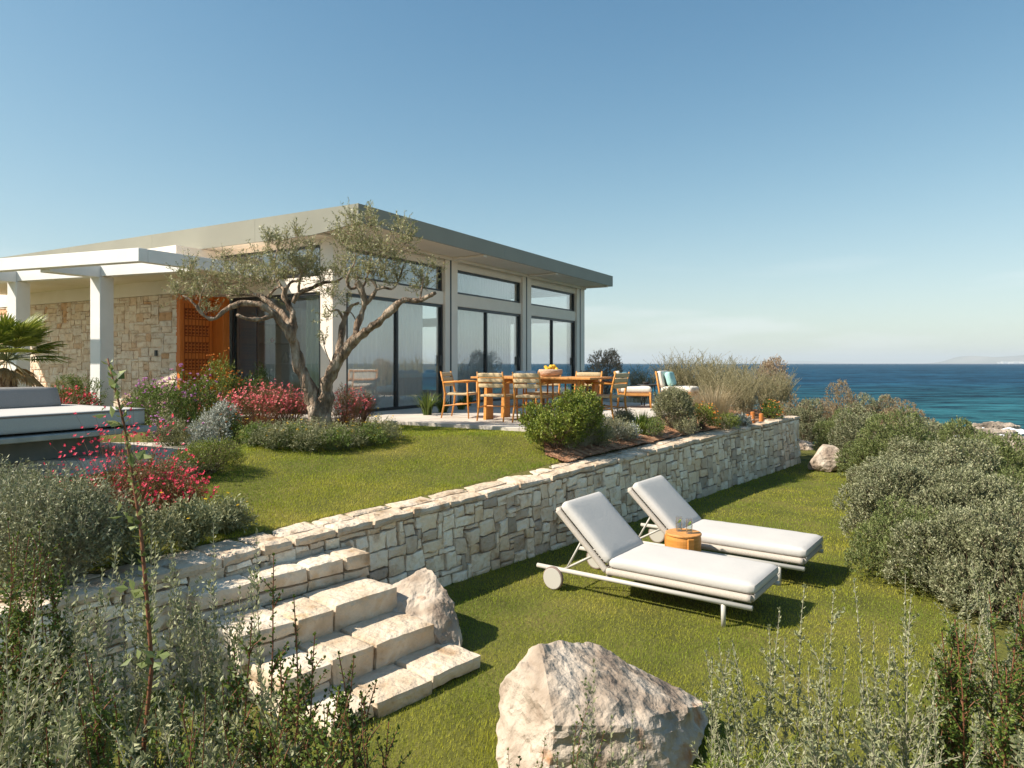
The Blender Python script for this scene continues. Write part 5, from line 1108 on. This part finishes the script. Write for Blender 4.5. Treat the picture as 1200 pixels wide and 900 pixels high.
def fshrub(loc, r, h, leaf, label, col, nfl, sz, seed, ncl=600, kind='balls', stem='green', cat='flowering plant', LL=.03, LW=.010, group=None, **kw):
    g = np.random.default_rng(seed); e = empty('flowering_plant', loc, 0, label, cat, group); m, s, P, B = crown_geo(g, r, h, ncl, 9, LL, LW, **kw); m.build('foliage', LM[leaf], e)
    up_ = B[B[:,2] > h*.45]; i = g.choice(len(up_), min(nfl, len(up_)), replace=False); top = up_[i]+np.stack([g.normal(0,.03,len(i)), g.normal(0,.03,len(i)), g.uniform(.02,.14,len(i))],1); s.sticks(up_[i], top, .002); s.build('stems', SM[stem], e)
    (balls(g, top, sz) if kind == 'balls' else fl(g, top, sz, 6, flat=True)).build('flowers', FM[col], e); return e
fshrub(up(190, 10.6), .52, .60, 'mound', 'green bush with lilac pincushion flowers, right end of the daybed', 'lilac', 70, .022, 41, ncl=900)
fshrub(up(222, 10.9), .42, .66, 'mound', 'lilac flowered bush in front of the door, left of the orange lantana', 'lilac', 60, .022, 42, ncl=700)
fshrub(up(205, 9.8), .40, .34, 'rosemary', 'low grey green plant with rose pink flowers at the path edge', 'lilac', 28, .022, 43, ncl=500)
fshrub(up(262, 11.6), .36, .80, 'green', 'upright orange and green lantana before the door jamb', 'orange', 90, .018, 44, ncl=700)
fshrub(up(300, 12.0), .28, .78, 'lentisk', 'dark green leafy shrub at the corner of the side window', 'orange', 6, .014, 45, ncl=500)
fshrub(up(272, 10.1), .16, .34, 'green', 'small yellow green plant between silver bush and gaura', 'orange', 25, .016, 46, ncl=220)
shrub('silver_shrub', up(257, 10.0), .30, .44, 'silver', 'grey', ncl=800, per=9, LL=.026, LW=.011, label='white silver leaved bush left of the pink gaura', seed=47, loose=.15)
shrub('silver_shrub', up(233, 9.7), .24, .30, 'silver', 'grey', ncl=420, per=9, LL=.026, LW=.010, label='smaller silver bush beside the path', seed=48)
tuft('grass_tuft', up(232, 10.4), 40, .40, .2, 'mound', 'few broad green blades among the lilac flowers', seed=49, W=.03, lean=.7)
tuft('ornamental_grass', up(176, 12.6), 260, .85, .4, 'meadow', 'pale ornamental grass arching in front of the stone wall', 'grass clump', seed=50, W=.006, lean=1.0)
tuft('ornamental_grass', up(205, 12.8), 160, .7, .35, 'meadow', 'second arching grass, next to the orange door', 'grass clump', seed=51, W=.006, lean=1.0)
shrub('shrub', up(172, 12.0), .42, .50, 'rosemary', ncl=600, per=10, LL=.03, LW=.008, label='grey green bush behind the right end of the daybed', seed=52)
shrub('shrub', up(92, 12.6), .55, .62, 'mound', ncl=800, per=9, LL=.03, LW=.01, label='dark green bush at the foot of the pergola post', seed=53)
# border of grey foliage with yellow daisies: separate cushions
bl = ['leftmost, at the end of the path','second from the left','left of the olive trunk','in front of the olive trunk','right in front of the olive roots','right of the olive trunk','second from the right end','rightmost, near the terrace corner']
for k, (u, Y) in enumerate([(298,9.3),(318,9.1),(342,9.25),(364,9.1),(388,9.25),(410,9.4),(432,9.55),(450,9.8)]):
    fshrub(up(u, Y), .27+.03*(k % 3), .20+.03*(k % 2), 'rosemary' if k % 2 else 'mound', 'grey cushion plant with yellow daisies, '+bl[k], 'yellow', 12, .016, 60+k, ncl=380, kind='fl', LL=.03, LW=.008, group='grey cushions with yellow daisies in front of the olive tree')
shrub('ground_cover', up(352, 9.9), .75, .20, 'rosemary', ncl=700, per=9, LL=.03, LW=.009, label='low grey green carpet plant around the olive roots', cat='ground cover', seed=71)
shrub('ground_cover', up(243, 7.65), .42, .26, 'green', ncl=1500, per=9, LL=.022, LW=.005, label='feathery green mound spilling onto the lawn by the path', cat='ground cover', seed=72, up=.8)
shrub('ground_cover', up(212, 7.35), .36, .18, 'rosemary', ncl=700, per=9, LL=.022, LW=.007, label='flat grey green cushion left of the feathery green mound', cat='ground cover', seed=73)
# ---- fan palm left
e = empty('fan_palm', up(8, 10.9), 0, 'fan palm with yellow green leaves and dry brown skirt behind the daybed', 'palm'); pz = 1.18; g = np.random.default_rng(9)
m = MB(); m.tube([(0,0,-.05),(.02,0,.45),(0,.02,.92)], [.13,.15,.12], 12, noise=.35); m.build('trunk', MT['bark'], e, smooth=True)
def fan(m, sm, root, d, pet, Lf, n=26, droop=.2, open_=2.3):
    d = d/np.linalg.norm(d); s = unit(np.cross(d, [0,0,1.])); nrm = np.cross(s, d); hub = root+d*pet; sm.tube([root, root+d*pet*.5+np.array([0,0,.02]), hub], [.011,.008,.006], 5)
    for k in range(n):
        a = (k/(n-1)-.5)*open_+g.normal(0,.02); dd_ = d*cos(a)+s*sin(a); Lk = Lf*(1-.25*abs(a)/open_*2)*g.uniform(.9,1.05); w = .017
        pts = [hub+dd_*Lk*t+np.array([0,0,-droop*Lk*t**2.4])+nrm*.0 for t in (0,.35,.7,1)]; side = np.cross(dd_, nrm); ws = [.004, w, w*.7, .001]
        V = []
        for p, w_ in zip(pts, ws): V += [p-side*w_+nrm*w_*.5, p, p+side*w_+nrm*w_*.5]
        m.add(V, [(3*i+j, 3*i+j+1, 3*i+j+4, 3*i+j+3) for i in range(3) for j in (0,1)])
lm = MB(); sm = MB(); root = np.array([0,0,pz-.1])
for k in range(38):
    a = k*2.399; el = .05+1.1*((k*11) % 38)/38; fan(lm, sm, root, np.array([cos(a)*cos(el), sin(a)*cos(el), sin(el)]), g.uniform(.32,.48), g.uniform(.46,.60))
lm.build('fronds', LM['palm'], e); sm.build('stalks', SM['green'], e); lm = MB(); sm = MB()
for k in range(12):
    a = k*2.399+.4; el = -.75+.5*g.random(); fan(lm, sm, root, np.array([cos(a)*cos(el), sin(a)*cos(el), sin(el)]), g.uniform(.25,.38), g.uniform(.3,.42), n=16, droop=.35, open_=1.6)
lm.build('dry_fronds', LM['palm_dry'], e); sm.build('dry_stalks', SM['straw'], e)
tuft('spiky_plant', up(72, 11.6), 110, .55, .35, 'meadow', 'brown spiky plant between the palm and the pergola post', 'plant', seed=54, W=.016, lean=1.1)

# ------------------------------------------------------------------ hedge of coastal shrubs on the right
hedge = [ # u, Y, r, h, leaf, label
 (928,20.5,.75,1.05,'salt_brown','brown topped shrub just right of the wall end, against the sea'), (945,19.4,.65,0.85,'salt','grey shrub close behind the wall end and the pale flat rock'),
 (962,20.4,.80,1.20,'salt_brown','brown topped shrub, second from the wall end, against the sea'), (990,19.6,.85,1.25,'salt_brown','largest brown topped shrub standing up against the sea'),
 (1018,18.2,.80,1.02,'salt','grey green shrub right of the largest brown topped one'), (1036,17.8,.70,1.18,'salt_brown','narrow brown topped shrub rising highest in the middle of the hedge'),
 (1060,16.6,.80,0.76,'salt_brown','broad brown tinged shrub near the middle of the skyline'), (1078,15.6,.75,0.80,'salt','pale tufted shrub in front of the sea, left of the shore ledge'),
 (1100,14.6,.75,0.74,'salt','round grey shrub directly below the shore ledges'), (1130,14.0,.75,0.64,'salt_green','greener shrub below the breaking surf'), (1170,13.2,.85,0.68,'salt','grey shrub at the right edge below the pale shore rock'),
 (985,16.4,.70,0.75,'salt_green','green shrub behind the brown and white rock'), (1010,15.4,.75,0.80,'salt','grey green shrub to the right of the brown and white rock'), (1018,13.6,.65,0.60,'salt_green','low bright green shrub by the lawn edge, right of the rock'),
 (1050,13.4,.80,0.85,'salt_green','green grey shrub in the middle of the hedge behind the lawn bend'), (1085,12.2,.85,0.68,'salt','pale silvery shrub in the middle rows of the hedge'), (1130,11.6,.85,0.64,'salt','silvery shrub among the middle rows toward the right edge'), (1175,11.2,.80,0.64,'salt_green','green tinged shrub at the right edge in the middle rows'),
 (1045,11.2,.70,0.62,'salt','low round shrub where the lawn edge bends toward the sea'), (1070,10.0,.85,0.68,'salt','large silvery shrub spreading beside the farther lounger'), (1125,9.6,.90,0.72,'salt','broad silvery shrub in the second row, right of the loungers'), (1180,9.2,.85,0.72,'salt_green','green grey shrub in the second row at the right edge'),
 (1052,8.5,.72,0.66,'salt','rounded grey shrub bulging onto the lawn opposite the lounger foot'), (1110,8.0,.85,0.70,'salt','large grey shrub in the front rows with reddish twigs'), (1175,7.6,.85,0.76,'salt','large grey shrub in the front rows at the right edge'),
 (1070,7.0,.62,0.50,'salt_green','green grey shrub at the lawn edge, nearest the lounger shadows'), (1130,6.5,.72,0.64,'salt','silvery shrub behind the red stemmed bush'), (1190,6.0,.70,0.72,'salt','silvery shrub cut by the right edge above the red stemmed bush'),
 (1240,8.5,.9,0.80,'salt','grey shrub just beyond the right edge'), (1235,11,.9,0.72,'salt','hedge shrub beyond the right edge'), (1235,14.5,1.0,0.72,'salt','hedge shrub beyond the right edge, seaward')]
for k, (u, Y, r, h, leaf, lb) in enumerate(hedge[:-3]):
    x = (u-600)/F*Y; near = Y < 9.5; key = 'hedge_%s_%s%d' % (leaf, 'n' if near else 'f', k % (3 if leaf == 'salt' else 2))
    hj = 1+.16*math.sin(k*2.3); shrub('coastal_shrub', (x, Y, gl(x, Y)-.03), r*.88, h*hj, leaf, 'brown', ncl=3600 if near else 3000, per=12 if near else 9, LL=.027 if near else .030, LW=.0095 if near else .0115, spread=.62, label=lb, group='coastal shrubs forming the hedge right of the lawn', seed=500+k, key=key, rz=(k*1.7) % 6.28, lobes=34, tw=.075, up=.75, loose=.08, lobe_d=.80, lobe_r=.27)
for k, (u, Y, n, h) in enumerate([(1006,9.3,60,.12),(1030,8.0,60,.14)]):
    pass

# ------------------------------------------------------------------ foreground planting
def W_(loc, lst, *a, **k): return whips('shrub', loc, st_px(loc, lst, k.pop('base', .12), k.get('seed', 1)), *a, **k)
R_ = random.Random(12)
# grey bush on the upper bank at the left edge
for k, (u, Y, r, h, lb) in enumerate([(40,4.7,.60,.56,'large grey green bush at the left edge above the wall'),(70,4.6,.36,.42,'grey green bush right of the large one, behind the wall coping'),(-10,5.6,.6,.52,'taller grey bush cut off by the left edge')]):
    x = (u-600)/F*Y; shrub('grey_shrub', (x, Y, gu(x, Y)-.05), r, h, 'salt', 'grey', ncl=2000, per=12, LL=.026, LW=.007, label=lb, seed=600+k, lobes=22, tw=.16, up=.8, loose=.12)
gaura('gaura', up(150, 5.9), .55, .60, 170, 'red flowered bush in the foreground by the lawn and coping', 81, col='red', fsz=.0135, spread=1.15)
gaura('gaura', up(205, 5.9), .36, .46, 120, 'low red flowered tuft at the edge of the upper lawn', 82, col='red', fsz=.015)
gaura('gaura', up(150, 6.6), .60, .92, 60, 'airy stems with red flowers rising in front of the patio', 83, col='red', base=False, fsz=.018, spread=1.2)
fshrub(up(262, 5.8), .20, .18, 'sage', 'silver cushion with yellow flowers against the coping', 'yellow', 5, .016, 84, ncl=500, kind='fl', LL=.03, LW=.009)
fshrub(up(222, 5.4), .22, .26, 'sage', 'taller silver leaved plant on the coping beside the red flowers', 'yellow', 4, .016, 85, ncl=420, kind='fl', LL=.034, LW=.011, up=1.0)
fshrub(up(165, 5.0), .30, .30, 'rosemary', 'grey leafed plant on the bank below the red flowers', 'yellow', 5, .015, 86, ncl=420, kind='fl', LL=.034, LW=.010, up=1.0)
# tall sapling with red brown stem
loc = (-1.28, 2.42, 0); g = np.random.default_rng(90); e = empty('sapling', loc, 0, 'tall thin sapling with red brown stem and round leaves at the left', 'sapling')
pts = np.array([px(172,960,2.42), px(168,880,2.42), px(178,780,2.44), px(172,700,2.45), px(165,620,2.47), px(154,550,2.5), px(146,500,2.5), px(135,455,2.5), px(126,420,2.5)])-np.array(loc); pts = np.concatenate([[[pts[0][0]+.02,0,-.05]], pts])
sm = MB(); lm = MB(); sm.tube(pts, np.linspace(.0095,.003,len(pts)), 7, noise=.15); sm.build('stem', SM['red'], e, smooth=True); put_leaves(g, lm, pts, .024, .040, .015, .33, .9, True, .4); put_leaves(g, lm, pts, .035, .034, .014, .4, .8, False, .3)
for k in range(9):
    i = 2+k % 7; p = pts[i]; a = g.uniform(0,6.28); q = p+np.array([cos(a)*.09, sin(a)*.09, .07]); lm2 = np.linspace(p, q, 4); put_leaves(g, lm, lm2, .022, .042, .02, .1, .9, False, .2)
lm.build('foliage', LM['salt_green'], e)
# foreground stems, bottom left
def lst(n, u0, u1, v0, v1, Y0, Y1, seed): r = random.Random(seed); return [(r.uniform(u0,u1), r.uniform(v0,v1), r.uniform(Y0,Y1)) for _ in range(n)]
W_((-1.70,2.9,0), lst(13, 60,150, 640,770, 2.7,3.1, 1), 'sage', 'grey', 'pale sage stems at the far left of the foreground', seed=101, LL=.036, LW=.011, side=6, base=.2, rad=.0035)
W_((-1.50,3.1,0), lst(16, 150,230, 600,720, 2.9,3.3, 2), 'sage', 'grey', 'tall sage stems crossing the shaded wall', seed=102, LL=.036, LW=.011, side=6, base=.2, rad=.0035)
W_((-1.15,3.1,0), lst(13, 225,310, 610,740, 2.9,3.3, 3), 'sage', 'grey', 'sage stems rising before the left end of the steps', seed=103, LL=.036, LW=.011, side=6, base=.2, rad=.0035)
W_((-1.25,2.3,0), lst(20, 60,300, 770,880, 2.1,2.5, 4), 'sage', 'grey', 'dense low sage filling the bottom left foreground', seed=104, LL=.038, LW=.013, side=8, base=.5, rad=.004)
W_((-1.75,2.5,0), lst(22, -30,90, 700,850, 2.3,2.8, 5), 'sage', 'grey', 'sage stems at the lower left corner', seed=105, LL=.038, LW=.013, side=8, base=.25, rad=.004)
W_((-1.75,2.8,0), lst(26, -20,75, 610,760, 2.6,3.0, 6), 'lentisk', 'red', 'dark green glossy shrub at the left edge', seed=106, LL=.027, LW=.014, sp_=.012, side=14, sl=.2, pair=False, ang_=.95, base=.2)
W_((-.80,2.6,0), [(318,650,2.65),(345,700,2.6),(300,725,2.6),(275,760,2.5),(372,745,2.6),(395,765,2.6),(412,770,2.65),(440,800,2.65),(450,845,2.6),(425,820,2.5),(350,800,2.45),(380,830,2.45),(330,770,2.5),(262,800,2.45),(300,840,2.4),(405,860,2.4)], 'lentisk', 'red', 'glossy dark green shrub with red stems before the steps', seed=107, LL=.029, LW=.0145, sp_=.012, side=16, sl=.2, pair=False, ang_=.95, base=.12, rad=.006)
W_((-1.35,2.25,0), [(95,765,2.3),(110,780,2.3),(130,790,2.35),(160,820,2.3),(90,800,2.2),(185,830,2.3),(60,850,2.2),(210,800,2.3),(235,850,2.2)], 'lentisk', 'red', 'yellow green tipped glossy branch among the sage stems', seed=108, LL=.029, LW=.014, sp_=.012, side=14, sl=.17, pair=False, ang_=.95, base=.1, rad=.005)
W_((-.95,2.15,0), lst(26, 190,430, 810,900, 2.0,2.5, 9), 'lentisk', 'red', 'low glossy green growth along the bottom edge left of centre', seed=109, LL=.026, LW=.013, sp_=.016, side=8, sl=.17, pair=False, ang_=.95, base=.4)
# in front of the boulder
W_((.27,3.0,0), [(700,775,3.1),(688,815,3.1),(668,850,3.0),(715,840,3.05),(742,835,3.0),(758,870,3.0),(690,880,2.9),(730,880,2.9)], 'sage', 'grey', 'thin sage sprigs in front of the boulder', seed=111, LL=.034, LW=.011, side=4, base=.08, rad=.003)
W_((.15,2.9,0), [(690,825,2.95),(676,845,2.9),(705,860,2.9),(640,870,2.9),(612,885,2.85),(596,880,2.9),(655,885,2.8)], 'lentisk', 'red', 'green red stemmed sprigs at the foot of the boulder', seed=112, LL=.026, LW=.012, sp_=.018, side=4, sl=.1, pair=False, ang_=.95, base=.1, rad=.003)
# foreground right
W_((1.05,2.9,0), lst(9, 828,880, 750,850, 2.8,3.0, 21)+[(832,765,2.9)], 'sage', 'grey', 'pale sage stems right of the boulder', seed=121, LL=.034, LW=.011, side=6, base=.12, rad=.003)
W_((1.25,2.9,0), [(912,713,2.95),(905,735,2.95),(948,688,3.0),(925,750,2.9),(965,745,2.9)]+lst(6, 890,960, 770,850, 2.7,2.9, 22), 'sage', 'grey', 'tall sage whips reaching toward the foot of the lounger', seed=122, LL=.034, LW=.012, side=7, base=.12, rad=.0035)
W_((1.45,2.9,0), [(978,695,3.0),(1000,680,3.0),(1018,735,2.95),(990,760,2.9),(1040,750,2.9)]+lst(6, 965,1060, 780,860, 2.7,2.9, 23), 'sage', 'grey', 'tallest sage whips on the lawn side of the red stemmed bush', seed=123, LL=.034, LW=.012, side=7, base=.12, rad=.0035)
W_((1.65,2.8,0), [(1062,672,2.95),(1068,700,2.9),(1045,760,2.9)]+lst(7, 1030,1100, 770,860, 2.6,2.9, 24), 'sage', 'grey', 'tall straw stemmed sage before the hedge', seed=124, LL=.032, LW=.011, side=7, base=.14, rad=.0035)
W_((2.0,2.95,0), lst(16, 1095,1150, 720,830, 2.8,3.1, 25), 'lentisk', 'red', 'red stemmed glossy shrub at the lower right', seed=125, LL=.027, LW=.0125, sp_=.011, side=18, sl=.2, pair=False, ang_=.95, base=.15, rad=.005)
W_((2.3,2.95,0), lst(16, 1150,1225, 690,800, 2.8,3.1, 26), 'lentisk', 'red', 'red stemmed glossy shrub cut by the right edge', seed=126, LL=.027, LW=.0125, sp_=.011, side=18, sl=.2, pair=False, ang_=.95, base=.15, rad=.005)
W_((2.75,3.7,0), lst(18, 1120,1225, 650,740, 3.5,3.9, 27), 'sage', 'grey', 'silver sage between the red stemmed shrub and the hedge', seed=127, LL=.034, LW=.011, side=7, base=.3, rad=.0035)
W_((1.6,2.3,0), lst(22, 850,1200, 840,895, 2.1,2.5, 28), 'sage', 'grey', 'low sage filling the bottom right foreground', seed=128, LL=.034, LW=.012, side=8, base=.6, rad=.004)
W_((1.15,2.5,0), lst(14, 800,940, 850,900, 2.4,2.7, 29), 'green', 'green', 'fine green undergrowth right of the boulder', seed=129, LL=.030, LW=.007, side=8, base=.3, rad=.003)
